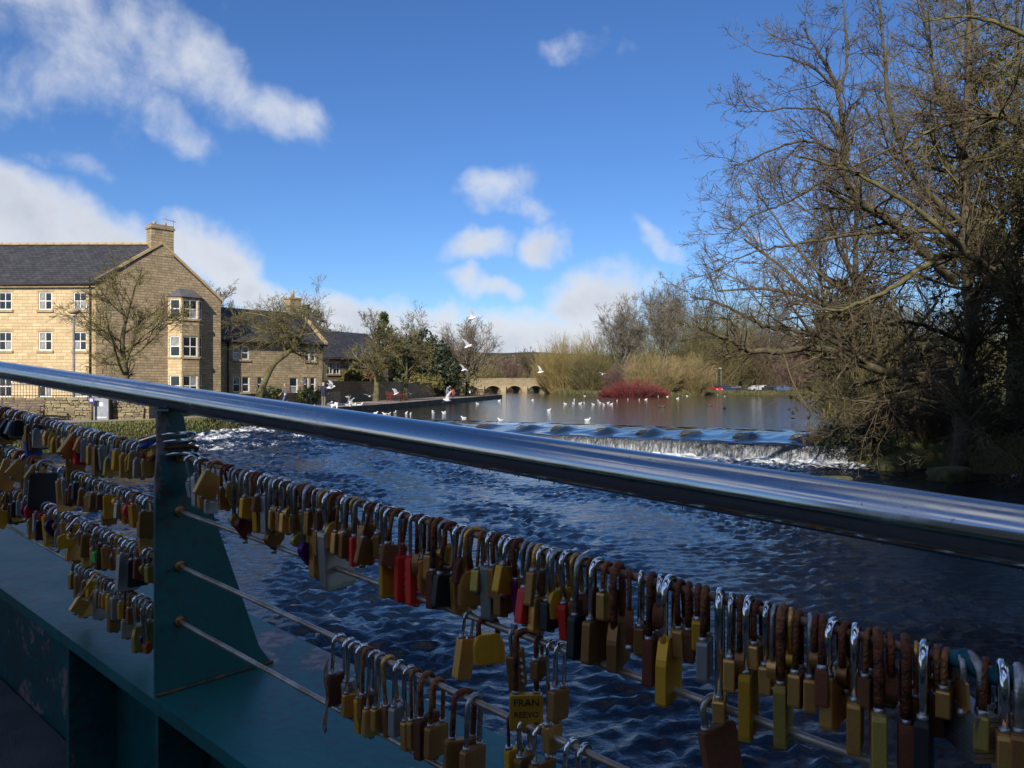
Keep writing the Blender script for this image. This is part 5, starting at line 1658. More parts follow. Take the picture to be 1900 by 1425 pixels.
RZ_B = math.atan2(BD.y, BD.x)
TS = [x * .4 for x in range(-16, 66)]
fb = empty('footbridge', bp(0, 0, -1.18), 0, 'teal painted steel footbridge with steel handrail and wire rope railing', 'bridge')
fo = Vector(fb.location)


def strip(name, prof, mat, t0=-6.4, t1=25.6, par=None, sm=False):
    """extrude a closed (s, h) profile along the bridge"""
    ts = [t for t in TS if t0 <= t <= t1]
    n = len(prof)
    mb = MB()
    vs = [bp(t, s, h) - fo for t in ts for s, h in prof]
    fs = [(i * n + k, i * n + (k + 1) % n, (i + 1) * n + (k + 1) % n, (i + 1) * n + k) for i in range(len(ts) - 1) for k in range(n)]
    fs += [tuple(reversed(range(n))), tuple((len(ts) - 1) * n + k for k in range(n))]
    mb.add(vs, fs, 0, sm)
    return mb.obj(name, mat, par or fb)


WB = -2.35        # far parapet, behind the viewer
strip('deck', [(WB + .02, -1.26), (.09, -1.26), (.09, -1.18), (WB + .02, -1.18)], MATS['deck_grit'])
FH = -0.70        # top of the girder flange below the rail
for s0, sg in ((0, 1), (WB, -1)):
    strip('girder_flange', [(s0 - sg * .045, FH - .03), (s0 + sg * .42, FH - .03), (s0 + sg * .42, FH), (s0 - sg * .045, FH)], MATS['teal_paint'])
    strip('girder_web', [(s0 + sg * .10, -1.75), (s0 + sg * .13, -1.75), (s0 + sg * .13, FH - .031), (s0 + sg * .10, FH - .031)], MATS['teal_paint'])
    strip('girder_lower_flange', [(s0 - sg * .02, -1.79), (s0 + sg * .3, -1.79), (s0 + sg * .3, -1.752), (s0 - sg * .02, -1.752)], MATS['teal_paint'])


def rail_tube(name, s, h, r, t0, t1, sides, mat, step=.2):
    ts = np.arange(t0, t1, step)
    o = MB().tube([Vector((t, 0, 0)) for t in ts], r, sides)
    # local x along the bridge so that the brushing follows the tube
    me = o.mesh(name, mat)
    ob = link(name, me, None, fb, tuple(bp(0, s, h) - fo), RZ_B)
    c0 = rail_z(0)
    for v in me.vertices:
        v.co.z += rail_z(v.co.x) - c0
    return ob


rail_tube('handrail', 0.0, 0.0, .0302, -6.4, 25.6, 40, MATS['brushed_steel'])
rail_tube('handrail', WB, 0.0, .0302, -6.4, 25.6, 16, MATS['brushed_steel'])
# end posts and intermediate fins: tapered plates standing across the flange
POST_T = [1.845 + 2.35 * k for k in range(-3, 10)]
CABLE_H = [-.141, -.2725, -.404, -.5365]


def fin_mesh(sg):
    prof = [(-.036, FH + .001), (.27, FH + .001), (.235, FH + .05), (.045, -.11), (.03, -.031), (-.032, -.031), (-.030, -.12), (-.036, -.2)]
    mb = MB()
    mb.prism([(s * sg, 0, h) for s, h in prof], (0, .012 if sg > 0 else -.012, 0))
    return bevel(mb.mesh('fin_post', MATS['teal_paint']), .0018, 1)


for s0, sg in ((0, 1), (WB, -1)):
    fm_ = fin_mesh(sg)
    gm = MB()
    for hh in CABLE_H:
        # grommet round the wire where it passes the plate (ring as a short tube)
        gm.tube([(.022, -.006, hh), (.022, .018, hh)], .0125, 14)
    gmesh = gm.mesh('grommet', MATS['cable_steel'])
    saddle = MB().box(-.02, .02, -.03, .042, -.031, -.026).mesh('rail_saddle', MATS['teal_paint'])
    for t in POST_T:
        p = bp(t, s0, 0) - fo
        o = link('fin_post', fm_, None, fb, tuple(p), RZ_B - math.pi / 2)
        if sg > 0:
            for hh in CABLE_H:
                if 'grommet_1' not in bpy.data.meshes:
                    MB().tube([(0, -.008, 0), (0, -.006, 0), (0, .018, 0), (0, .020, 0)], [.009, .0135, .0135, .009], 16).mesh('grommet_1', MATS['lock_tarnished_brass'])
                link('grommet', bpy.data.meshes['grommet_1'], None, o, (.022, 0, hh))
        link('rail_saddle', saddle, None, o)
        # web stiffener below every fin
    stf = MB().box(-.03 * sg if sg > 0 else -.099, .099 if sg > 0 else .03, 0, .014, -1.17, FH - .032).mesh('web_stiffener', MATS['teal_paint'])
    for t in [x + .55 for x in POST_T] + POST_T:
        link('web_stiffener', stf, None, fb, tuple(bp(t, s0, 0) - fo), RZ_B - math.pi / 2)


wb = MB().tube([(-.036, -.004, FH + .003), (.27, -.004, FH + .003)], .0045, 6).mesh('weld_bead', MATS['weld_rust'])
for o in [c_ for c_ in fb.children if c_.name.startswith('fin_post')]:
    link('weld_bead', wb, None, o)
# rain drops hanging under the handrail
dm_ = MB()
for k in range(110):
    t_ = random.uniform(-.4, 4)
    r_ = random.uniform(.0006, .0013)
    p_ = bp(t_, random.uniform(-.008, .004), -.0302) - fo
    dm_.tube([p_ + Vector((0, 0, .001)), p_ - Vector((0, 0, r_)), p_ - Vector((0, 0, r_ * 2)), p_ - Vector((0, 0, r_ * 2.4))], [r_ * .7, r_, r_ * .8, r_ * .2], 6)
tag(dm_.obj('rain_drops', MATS['water_drop'], fb), kind='stuff')


def wire_rope(name, s, h, t0, t1, mat, r=.0052, lay=.085, step=.0065):
    ts = np.arange(t0, t1, step)
    sides, lobes = 18, 6
    a = np.arange(sides) * 2 * math.pi / sides
    ph = 2 * math.pi * ts / lay
    rr = r * (1 + .13 * np.abs(np.cos(lobes / 2 * (a[None] + ph[:, None]))) - .08)
    V = np.stack([np.repeat(ts[:, None], sides, 1), rr * np.cos(a)[None], rr * np.sin(a)[None] + (np.array([rail_z(t) for t in ts]) - rail_z(0))[:, None]], -1)
    i = np.arange(len(ts) * sides).reshape(len(ts), sides)
    q = np.stack([i[:-1], np.roll(i, -1, 1)[:-1], np.roll(i, -1, 1)[1:], i[1:]], -1).reshape(-1, 4)
    return link(name, np_mesh(name, V.reshape(-1, 3), q), mat, fb, tuple(bp(0, s, h) - fo), RZ_B)


CS = .022
for i, hh in enumerate(CABLE_H):
    wire_rope('wire_rope', CS, hh, -.55, 4.3, MATS['cable_rusty'] if i == 0 else MATS['cable_steel'])
    rail_tube('wire_rope', CS, hh, .0052, 4.3, 25.6, 6, MATS['cable_steel'])

# ================================================================== PADLOCKS
# local frame: x outwards from the bridge, y along the wire, z up; origin where the shackle hangs on the wire
_shk, _bod = {}, {}


def shackle_mesh(w, h, r, mat):
    k = (round(w, 3), round(h, 3), round(r, 4), mat)
    if k not in _shk:
        R_ = w / 2
        # inside of the bow sits on the wire
        top = .0052 + r
        pts = [(-R_, 0, -h - .006), (-R_, 0, top - R_ * .9)]
        for j in range(9):
            a = math.pi - math.pi * j / 8
            pts.append((math.cos(a) * R_, 0, top - R_ * .9 + math.sin(a) * R_ * .9))
        pts += [(R_, 0, top - R_ * .9), (R_, 0, -h - .006)]
        pts = [p for i, p in enumerate(pts) if i == 0 or (Vector(p) - Vector(pts[i - 1])).length > 1e-4]
        _shk[k] = MB().tube(pts, r, 8).mesh('shackle', MATS[mat])
    return _shk[k]


def body_mesh(kind, mat):
    """unit body: width 1 (x), thickness 1 (y), height 1 hanging down from z = 0"""
    k = (kind, mat)
    if k in _bod: return _bod[k]
    mb = MB()
    if kind in ('block', 'long', 'combo', 'laminated'):
        if kind == 'laminated':
            n = 9
            for j in range(n):
                z0, z1 = -1 + j / n, -1 + (j + 1) / n - .022
                mb.box(-.5, .5, -.5, .5, z0, z1)
            mb.box(-.47, .47, -.46, .46, -.99, -.01)
            me = mb.mesh('body', MATS[mat])
        else:
            mb.box(-.5, .5, -.5, .5, -1, 0)
            me = mb.mesh('body', MATS[mat])
            bm = bmesh.new()
            bm.from_mesh(me)
            bmesh.ops.bevel(bm, geom=list(bm.edges), offset=.09 if kind != 'long' else .06, segments=2, affect='EDGES', profile=.6)
            bm.to_mesh(me)
            bm.free()
    elif kind == 'trap':
        mb.prism([(-.34, -.5, 0), (.34, -.5, 0), (.5, -.5, -.35), (.5, -.5, -1), (-.5, -.5, -1), (-.5, -.5, -.35)], (0, 1, 0))
        me = bevel(mb.mesh('body', MATS[mat]), .05, 1)
    elif kind == 'round':
        mb.prism([(.5 * math.cos(a), -.5, -.5 + .5 * math.sin(a)) for a in [2 * math.pi * j / 22 for j in range(22)]], (0, 1, 0))
        me = bevel(mb.mesh('body', MATS[mat]), .05, 1)
    elif kind == 'heart':
        pts = []
        for j in range(26):
            a = 2 * math.pi * j / 26
            x = 16 * math.sin(a) ** 3
            z = 13 * math.cos(a) - 5 * math.cos(2 * a) - 2 * math.cos(3 * a) - math.cos(4 * a)
            pts.append((x / 32, -.5, (z - 12) / 29))
        mb.prism(pts, (0, 1, 0))
        me = bevel(mb.mesh('body', MATS[mat]), .035, 1)
    elif kind == 'tag':
        mb.prism([(-.5, -.5, -.12), (-.3, -.5, 0), (.3, -.5, 0), (.5, -.5, -.12), (.5, -.5, -.88), (.3, -.5, -1), (-.3, -.5, -1), (-.5, -.5, -.88)], (0, 1, 0))
        me = bevel(mb.mesh('body', MATS[mat]), .03, 1)
    _bod[k] = me
    return me


_misc = {}


def misc(kind):
    if kind not in _misc:
        if kind == 'keyway':
            _misc[kind] = MB().tube([(0, 0, -.004), (0, 0, .004)], .0055, 12).mesh('keyway', MATS['lock_dull_steel'])
        if kind == 'dial':
            _misc[kind] = MB().tube([(0, -.5, 0), (0, -.35, 0), (0, .35, 0), (0, .5, 0)], [.8, 1, 1, .8], 10).mesh('dial', MATS['lock_dull_steel'])
        if kind == 'collar':
            _misc[kind] = MB().tube([(0, 0, -.003), (0, 0, .004)], .0058, 10).mesh('collar', MATS['lock_dull_steel'])
    return _misc[kind]


def text_part(parent, body, txt, size, x, y, z, mat):
    cu = bpy.data.curves.new('lettering', 'FONT')
    cu.body = txt
    cu.size = size
    cu.align_x = 'CENTER'
    cu.align_y = 'CENTER'
    cu.extrude = .0002
    cu.resolution_u = 2
    tmp = bpy.data.objects.new('lettering_tmp', cu)
    COL.objects.link(tmp)
    dg = bpy.context.evaluated_depsgraph_get()
    me = bpy.data.meshes.new_from_object(tmp.evaluated_get(dg))
    bpy.data.objects.remove(tmp)
    bpy.data.curves.remove(cu)
    me.materials.clear()
    me.materials.append(MATS[mat])
    return link('lettering', me, None, parent, (x, y, z), (rad(90), 0, 0))


WORD = {'lock_brass': 'brass', 'lock_yellow_brass': 'yellow brass', 'lock_tarnished_brass': 'tarnished brass', 'lock_green_brass': 'greenish brass', 'lock_rusty': 'rust brown', 'lock_orange_rust': 'orange rusted',
        'lock_chrome': 'chrome', 'lock_dull_steel': 'dull steel', 'lock_aluminium': 'pale grey metal', 'lock_black_enamel': 'black', 'lock_red_enamel': 'bright red', 'lock_dark_red': 'dark red', 'lock_purple_enamel': 'purple',
        'lock_magenta_enamel': 'magenta', 'lock_blue_enamel': 'blue', 'lock_green_plastic': 'bright green', 'lock_orange_plastic': 'orange', 'lock_white_enamel': 'white'}
KW = {'block': 'padlock', 'long': 'tall padlock', 'combo': 'combination padlock', 'laminated': 'laminated padlock', 'trap': 'sloping shouldered padlock', 'round': 'round padlock', 'heart': 'heart shaped padlock', 'tag': 'tag'}
SHW = {'lock_chrome': 'shiny', 'lock_rusty': 'rusty', 'lock_orange_rust': 'rusty', 'lock_dull_steel': 'dull', 'lock_brass': 'brass', 'lock_tarnished_brass': 'brown', 'lock_black_enamel': 'black'}
WIRE = ['top', 'second', 'third', 'lowest']


def ordinal(n):
    return '%d%s' % (n, 'th' if 10 <= n % 100 <= 20 else {1: 'st', 2: 'nd', 3: 'rd'}.get(n % 10, 'th'))


def padlock(t, wire, hs, hb, w, th, kind, mat, shm, yaw=0.0, tilt=0.0, label='', text=None, r=None, s=CS, dz=0.0, keyhole=True):
    p = bp(t, s, CABLE_H[wire] + dz)
    o = empty('padlock', p, 0, label, 'padlock', 'love padlocks on the bridge wires')
    o.rotation_euler = Matrix.Rotation(RZ_B - math.pi / 2 + yaw, 3, 'Z').to_euler() if not tilt else (Matrix.Rotation(RZ_B - math.pi / 2 + yaw, 3, 'Z') @ Matrix.Rotation(tilt, 3, 'Y')).to_euler()
    r = r or max(.0026, min(.0052, w * .085))
    sw = min(w * .62, .045)
    hs = max(hs, sw * .55)
    link('shackle', shackle_mesh(sw, hs, r, shm), None, o)
    b = link('body', body_mesh(kind, mat), None, o, (0, 0, -hs))
    b.scale = (w, th, hb)
    if keyhole:
        link('keyway', misc('keyway'), None, o, (0, 0, -hs - hb - .0005))
    if kind in ('block', 'laminated', 'long'):
        for sx in (-1, 1):
            link('collar', misc('collar'), None, o, (sx * sw / 2, 0, -hs + .001))
    if kind == 'combo':
        for j in range(4):
            dl = link('dial', misc('dial'), None, o, (-.0 * w, -th * .42, -hs - hb * (.22 + .18 * j)))
            dl.scale = (hb * .07, th * .5, hb * .07)
            dl.rotation_euler = (0, rad(90), rad(90)) if False else (0, 0, rad(90))
    if text:
        for (tx, sz, fx_, fz_, ink) in text:
            text_part(o, b, tx, sz, fx_ * w, -th / 2 - .0006, -hs - hb * fz_, ink)
    return o


Bn = {'b': 'lock_brass', 'y': 'lock_yellow_brass', 't': 'lock_tarnished_brass', 'g': 'lock_green_brass', 'r': 'lock_rusty', 'o': 'lock_orange_rust', 'c': 'lock_chrome', 's': 'lock_dull_steel', 'a': 'lock_aluminium',
      'k': 'lock_black_enamel', 'R': 'lock_red_enamel', 'D': 'lock_dark_red', 'p': 'lock_purple_enamel', 'm': 'lock_magenta_enamel', 'u': 'lock_blue_enamel', 'w': 'lock_white_enamel'}
# right of the post, top wire: pixel across, top and bottom of the body, kind, body, shackle, width (m), yaw and tilt in degrees
TOP_R = [
    (352, 892, 922, 'block', 'w', 'c', .040, 10, 0), (372, 880, 938, 'block', 'a', 'c', .048, 8, 0), (392, 930, 952, 'block', 'a', 's', .03, -10, 0), (404, 880, 926, 'block', 'b', 'o', .05, 5, 42), (420, 905, 944, 'block', 't', 'r', .04, 0, 0),
    (436, 897, 924, 'block', 'b', 's', .03, -20, 0), (446, 950, 994, 'heart', 'g', 's', .052, 5, 0), (458, 958, 1003, 'heart', 'D', 's', .052, 10, 0), (467, 922, 960, 'block', 'y', 'c', .042, 0, 0), (484, 936, 986, 'block', 'y', 'r', .046, 4, 0),
    (501, 918, 989, 'long', 'a', 'c', .038, -6, 0), (512, 986, 1021, 'heart', 't', 's', .055, 12, 0), (519, 944, 981, 'block', 'b', 'c', .042, 0, 0), (530, 946, 985, 'block', 't', 'c', .04, 6, 0), (541, 950, 987, 'block', 'b', 'r', .04, 0, 0),
    (550, 956, 988, 'block', 'b', 's', .036, -8, 0), (558, 986, 1016, 'round', 'g', 's', .045, 0, 0), (567, 968, 1000, 'block', 'b', 'o', .044, 8, -32), (576, 1003, 1050, 'heart', 'p', 's', .055, 8, 0), (589, 982, 1070, 'long', 'b', 'c', .03, 0, 0),
    (600, 985, 1030, 'block', 't', 's', .04, 0, 0), (618, 980, 1092, 'block', 's', 'c', .066, 6, 0), (637, 986, 1026, 'block', 'b', 'o', .036, 0, 0), (651, 988, 1034, 'block', 't', 's', .038, -5, 0), (672, 994, 1048, 'block', 'R', 's', .046, -16, 0),
    (696, 1000, 1046, 'block', 't', 'r', .034, 0, 6), (714, 1012, 1052, 'block', 'b', 's', .03, -10, 0), (730, 1030, 1106, 'block', 'y', 'c', .05, -14, 0), (752, 1030, 1114, 'combo', 'R', 'c', .034, -8, 0), (771, 1033, 1120, 'combo', 'R', 'c', .036, -4, 0),
    (792, 1036, 1094, 'block', 'b', 'c', .04, -22, 0), (815, 1056, 1124, 'block', 'r', 'r', .05, 4, 0), (838, 1064, 1122, 'block', 'k', 'r', .042, 0, 0), (856, 1066, 1136, 'block', 'b', 'c', .046, -10, 0), (881, 1056, 1122, 'trap', 'b', 'b', .05, -26, 0),
    (912, 1046, 1144, 'long', 's', 'c', .042, 2, 0), (937, 1078, 1138, 'block', 't', 'c', .044, 0, 0), (962, 1072, 1144, 'block', 'm', 'r', .044, 3, 0), (990, 1090, 1152, 'block', 'R', 's', .04, 5, 0), (1011, 1106, 1168, 'block', 'b', 'c', .042, -14, 0),
    (1027, 1112, 1164, 'block', 'k', 'c', .042, 0, 0), (1052, 1116, 1184, 'block', 'R', 'c', .05, 4, 0), (1083, 1138, 1216, 'block', 'k', 's', .05, 0, 0), (1110, 1146, 1224, 'block', 't', 'c', .052, 2, 0), (1146, 1150, 1236, 'trap', 't', 'r', .062, 10, 0),
    (1190, 1158, 1208, 'block', 't', 'c', .034, 0, 0), (1210, 1180, 1262, 'block', 'r', 'r', .048, 0, 0), (1243, 1176, 1296, 'trap', 'y', 'c', .062, -6, 0), (1278, 1164, 1228, 'block', 'o', 'r', .044, 8, 0), (1309, 1182, 1254, 'block', 'a', 'o', .05, 12, 0),
    (1336, 1286, 1328, 'block', 'b', 'c', .058, -4, 0), (1358, 1214, 1272, 'block', 'b', 'c', .044, -18, 0), (1390, 1240, 1362, 'block', 'y', 'c', .056, -3, 0), (1406, 1190, 1234, 'block', 'b', 'r', .04, -16, 0), (1424, 1228, 1280, 'block', 'b', 'c', .042, -10, 0),
    (1452, 1260, 1376, 'block', 'g', 'o', .058, -3, 0), (1482, 1242, 1302, 'block', 'b', 'r', .042, -14, 0), (1504, 1250, 1310, 'block', 'b', 's', .042, -8, 0), (1527, 1236, 1300, 'block', 'r', 'r', .05, -6, 0), (1547, 1246, 1342, 'block', 'b', 'c', .054, -12, 0),
    (1588, 1290, 1386, 'block', 'b', 'c', .054, -24, 0), (1612, 1250, 1304, 'block', 'o', 'o', .04, 6, 0), (1628, 1308, 1440, 'block', 'g', 'r', .064, -6, 0), (1680, 1328, 1450, 'block', 'r', 'r', .064, -4, 0), (1716, 1322, 1440, 'block', 'k', 'c', .06, -10, 0),
    (1756, 1272, 1322, 'block', 'b', 'o', .042, -16, 0), (1778, 1240, 1300, 'tag', 'b', 's', .042, 30, 14), (1800, 1304, 1390, 'laminated', 's', 's', .062, 38, 0), (1860, 1344, 1450, 'block', 'b', 'c', .06, -14, 0), (1890, 1345, 1440, 'block', 't', 's', .06, 0, 0),
]
TXT = {672: [('CE', .016, .05, .72, 'engraving')], 730: [('P', .034, .12, .5, 'ink')], 1778: [('17', .018, 0, .35, 'ink')]}


def pxm(t):
    return F / bp(t, CS).y


jr = random.Random(8)


def place_row(rows, wire, where):
    """rows are given from the photograph, sorted from the post outwards"""
    rows = sorted(rows, key=lambda q: q[0] if where == 'right' else -q[0])
    for i, (px, y0, y1, kind, m, sm, w, yaw, tilt) in enumerate(rows):
        t = t_of(px, CS)
        sc = pxm(t)
        yc = 712 - (bp(t, CS, CABLE_H[wire]).z - CAMZ) * sc
        hs = max((y0 - yc) / sc, .014)
        hb = (y1 - y0) / sc
        th = {'heart': .011, 'tag': .003, 'long': .019, 'laminated': .024, 'combo': .016}.get(kind, .0135 + .06 * max(0, w - .04))
        if px == 618: th = .026
        if wire == 0 and px > 1150 and px != 1778 and px != 1800:
            yaw = .62 * (41.3 - math.degrees(math.atan((px - 950) / F))) + ((px * 7) % 13 - 6)
        mat, shm = Bn[m], Bn[sm]
        lab = '%s %s with %s shackle, %s %s of teal post, %s wire' % (WORD[mat], KW[kind], SHW.get(shm, 'dull'), ordinal(i + 1), where, WIRE[wire])
        if not TXT2.get(px) and not TXT.get(px):
            yaw += jr.uniform(-9, 9)
            tilt += jr.uniform(-5, 5) if jr.random() < .8 else jr.uniform(-16, 16)
        padlock(t, wire, hs, hb, w, th, kind, mat, shm, rad(yaw), rad(tilt), lab, TXT.get(px) if wire == 0 else (TXT2.get(px)), s=CS)


TXT2 = {976: [('FRAN', .0155, 0, .22, 'ink'), ('REEVO', .0125, 0, .55, 'ink'), ('x', .014, .3, .8, 'ink')]}
ex = random.Random(23)
for px in (379, 427, 474, 493, 524, 546, 563, 583, 606, 627, 644, 661, 684, 704, 742, 781, 803, 826, 868, 896, 924, 950, 976, 1001, 1038, 1068, 1097, 1128, 1168, 1226, 1262, 1296, 1374, 1438, 1468, 1514, 1568, 1652, 1700, 1738, 1828):
    yb = 855 + .2637 * (px - 345)
    sc_ = pxm(t_of(px, CS))
    hb_ = ex.uniform(.03, .05) * sc_
    y0_ = yb + ex.uniform(.02, .05) * sc_
    TOP_R.append((px, y0_, y0_ + hb_, ex.choice(['block', 'block', 'block', 'trap', 'round', 'heart']), ex.choice('bbbyttttoorrg'), ex.choice('ccsrrob'), ex.uniform(.032, .048), ex.uniform(-20, 20), ex.uniform(-12, 12)))
place_row(TOP_R, 0, 'right')
place_row([(871, 1182, 1256, 'long', 'b', 'c', .026, -8, 8), (905, 1150, 1206, 'trap', 'y', 'r', .048, -30, 0), (952, 1212, 1292, 'combo', 't', 's', .038, 16, 0), (976, 1286, 1352, 'block', 'y', 'r', .05, -46, 0), (1000, 1222, 1256, 'block', 't', 'r', .03, 0, 0),
           (1024, 1342, 1392, 'block', 'b', 'c', .03, -6, 4), (1040, 1276, 1332, 'block', 't', 'c', .034, -10, 4), (1322, 1348, 1440, 'block', 'r', 's', .05, -20, -10)], 1, 'right')
place_row([(630, 1248, 1304, 'block', 'r', 'c', .042, 0, 0), (648, 1262, 1322, 'block', 'a', 'c', .042, 6, 0), (659, 1284, 1326, 'block', 'b', 'c', .036, -6, 0), (673, 1292, 1356, 'block', 'y', 'c', .042, 4, 0), (684, 1286, 1330, 'block', 't', 'o', .04, 0, 0),
           (696, 1312, 1362, 'block', 'b', 'c', .036, -10, 0), (706, 1310, 1352, 'block', 'b', 's', .034, -4, 0), (720, 1308, 1368, 'block', 'o', 'b', .042, 5, 0), (741, 1306, 1358, 'block', 'a', 'c', .044, 6, 0), (760, 1334, 1388, 'block', 'b', 'c', .038, 0, 0),
           (772, 1334, 1386, 'block', 'b', 'o', .036, -8, 0), (792, 1326, 1400, 'block', 'r', 'o', .056, 8, 0), (812, 1342, 1400, 'block', 't', 'o', .045, 4, 0), (862, 1368, 1440, 'block', 't', 'r', .056, -20, 0), (880, 1384, 1440, 'block', 't', 's', .05, 10, 0),
           (952, 1386, 1450, 'block', 'y', 'r', .03, -10, 0), (972, 1400, 1460, 'block', 't', 'c', .044, 0, 0), (1004, 1412, 1470, 'block', 't', 'c', .044, 0, 0), (1062, 1440, 1500, 'block', 't', 'c', .044, 0, 0), (1084, 1446, 1500, 'block', 't', 'c', .044, 0, 0)], 2, 'right')

# left of the post: crowded wires
rl_ = random.Random(42)
NL = len(TOP_R) + 28
MIX = ['b'] * 8 + ['y'] * 6 + ['t'] * 6 + ['a'] * 2 + ['s'] * 2 + ['g'] * 2 + ['r'] * 2 + ['o'] + ['k'] * 2
SPECIAL = {0: {14: ('block', 'R', 's', .058), 30: ('block', 'u', 's', .05)}, 1: {4: ('round', 'R', 'c', .05), 21: ('block', 'k', 's', .085), 33: ('block', 'R', 's', .056)},
           2: {24: ('heart', 'p', 's', .075), 27: ('heart', 'R', 's', .05), 30: ('heart', 'R', 's', .045), 33: ('heart', 'p', 's', .05)}, 3: {1: ('heart', 'p', 's', .036)}}
for wire, (px_a, px_b) in enumerate(((282, -30), (284, -30), (286, -30), (289, 138))):
    t, i = t_of(px_a, CS) + (.01 if wire else .02), 0
    tend = t_of(px_b, CS)
    while t < tend:
        if wire == 1 and t_of(92, CS) > t > t_of(118, CS):      # a gap with bare wire
            t += .03
            continue
        kind, m, sm, w = SPECIAL[wire].get(i, (None,) * 4)
        if not kind:
            kind = rl_.choices(['block', 'long', 'trap', 'round', 'heart', 'laminated'], [16, 3, 2, .7, 1, 1])[0]
            m = rl_.choice(MIX)
            sm = rl_.choices(['c', 's', 'r', 'o', 'b'], [9, 4, 2, 2, 1])[0]
            w = rl_.uniform(.036, .056) * (.9 if wire == 3 else 1.0)
        hb = w * rl_.uniform(.95, 1.35) * (1.45 if kind == 'long' else 1)
        if kind == 'heart': hb = w
        hs = rl_.uniform(.018, .034) if rl_.random() < .78 else rl_.uniform(.04, .075)
        if (wire, i) == (1, 21): hb, hs = .115, .03
        if (wire, i) == (1, 4): hs = .012
        hs = min(hs, .125 - hb * .2)
        th = {'heart': .011, 'long': .017, 'laminated': .022}.get(kind, rl_.uniform(.012, .017))
        tilt = rad(rl_.uniform(-5, 5)) if rl_.random() < .88 else rad(rl_.choice([-1, 1]) * rl_.uniform(18, 42))
        yaw = rad(rl_.uniform(-14, 14))
        lab = '%s %s with %s shackle, %s left of teal post, %s wire' % (WORD[Bn[m]], KW[kind], SHW.get(Bn[sm], 'dull'), ordinal(i + 1), WIRE[wire])
        padlock(t, wire, hs, hb, w, th, kind, Bn[m], Bn[sm], yaw, tilt, lab)
        NL += 1
        t += max(th + .003, rl_.uniform(.021, .031)) if rl_.random() < .9 else rl_.uniform(.03, .045)
        i += 1
print('PADLOCKS', NL)
# small bright tags among them
for px, py, kind, mt, w, hb, lab in ((200, 1018, 'tag', 'lock_green_plastic', .032, .034, 'bright green plastic tag among the padlocks on the third wire'), (285, 1190, 'tag', 'lock_orange_plastic', .018, .026, 'small orange tag low beside the teal post')):
    wire = 2 if px == 200 else 3
    t = t_of(px, CS) - (.0 if px == 200 else .012)
    sc = pxm(t)
    yc = 712 - (bp(t, CS, CABLE_H[wire]).z - CAMZ) * sc
    padlock(t, wire, (py - yc) / sc, hb, w, .012, kind, mt, 'lock_dull_steel', rad(20), rad(-8), lab, s=CS - .032, keyhole=False)
# locks with long bows chained round the neck of the post
for i, (h, ln, m, kind, hb, yaw, ctr) in enumerate(((-.085, .12, 'u', 'round', .052, 6, 'blue domed padlock with long bow around the neck of the teal post'), (-.102, .13, 'y', 'block', .05, 0, 'yellow brass padlock chained round the neck of the teal post'),
                                                    (-.118, .12, 'D', 'block', .05, -6, 'dark red padlock chained round the neck of the teal post'), (-.134, .125, 't', 'laminated', .05, -10, 'brown laminated padlock chained round the neck of the teal post'))):
    # the bow lies level round the plate and the body points along the bridge to the left
    p = bp(POST_T[3] - .012, .018, h)
    o = empty('padlock', p, 0, ctr, 'padlock', 'love padlocks on the bridge wires')
    Rm = Matrix.Rotation(RZ_B - math.pi / 2 + rad(yaw) - .25, 3, 'Z') @ Matrix.Rotation(rad(90 - 6 - 3 * i), 3, 'X') @ Matrix.Rotation(rad(180), 3, 'Y')
    Rm = Matrix.Rotation(RZ_B - math.pi / 2 + rad(yaw) - .15, 3, 'Z') @ Matrix.Rotation(rad(80 - 3 * i), 3, 'X')
    o.rotation_euler = Rm.to_euler()
    link('shackle', shackle_mesh(.088, ln, .0048, 'lock_chrome' if i != 2 else 'lock_rusty'), None, o)
    b = link('body', body_mesh(kind, Bn[m]), None, o, (0, 0, -ln))
    b.scale = (.075 if i == 0 else .058, .026, hb + .012)
# twine knotted on the third wire
t = t_of(628, CS)
tw = empty('twine', bp(t, CS - .03, CABLE_H[2] - .03), RZ_B - math.pi / 2, 'frayed loop of pale twine hanging from the third wire', 'string')
for k, ofs in enumerate((-.006, .003, .008)):
    pts = [(ofs * math.sin(j * .9 + k), -.004 + ofs * math.cos(j * .8) * .5, -.012 * j) for j in range(12)]
    MB().tube(pts, .0016, 5).obj('strand', MATS['lock_twine'], tw)
# rag tied to the wire at the right
t = t_of(1830, CS)
MBr = MB().tube([bp(t + .04 - .02 * j, CS, CABLE_H[0] + .006 * math.sin(j * 2)) - bp(t, CS, CABLE_H[0]) for j in range(6)], [.006, .011, .009, .012, .010, .005], 9)
o = MBr.obj('rag', MATS['lock_teal_cloth'], None, tuple(bp(t, CS, CABLE_H[0])))
tag(o, 'scrap of teal cloth tied round the top wire at the right', 'cloth')
# ================================================================== BIRDS


def loft(pts, r, sides=10, squash=1.0):
    mb = MB().tube(pts, r, sides)
    return mb


def gull_rest():
    mb = MB()
    pts = [(-.24, 0, .085), (-.19, 0, .075), (-.10, 0, .06), (0, 0, .05), (.09, 0, .065), (.135, 0, .105), (.155, 0, .15), (.18, 0, .172), (.21, 0, .17), (.235, 0, .162), (.27, 0, .157)]
    rr = [.008, .03, .07, .085, .07, .045, .036, .04, .03, .012, .004]
    mb.tube(pts, rr, 10)
    me = mb.mesh('gull', [MATS['feather_white'], MATS['feather_grey'], MATS['beak_orange']])
    for p_ in me.polygons:
        c = p_.center
        if c.x > .235: p_.material_index = 2
        elif c.z > .085 and c.x < .10: p_.material_index = 1
    return me


GR = gull_rest()


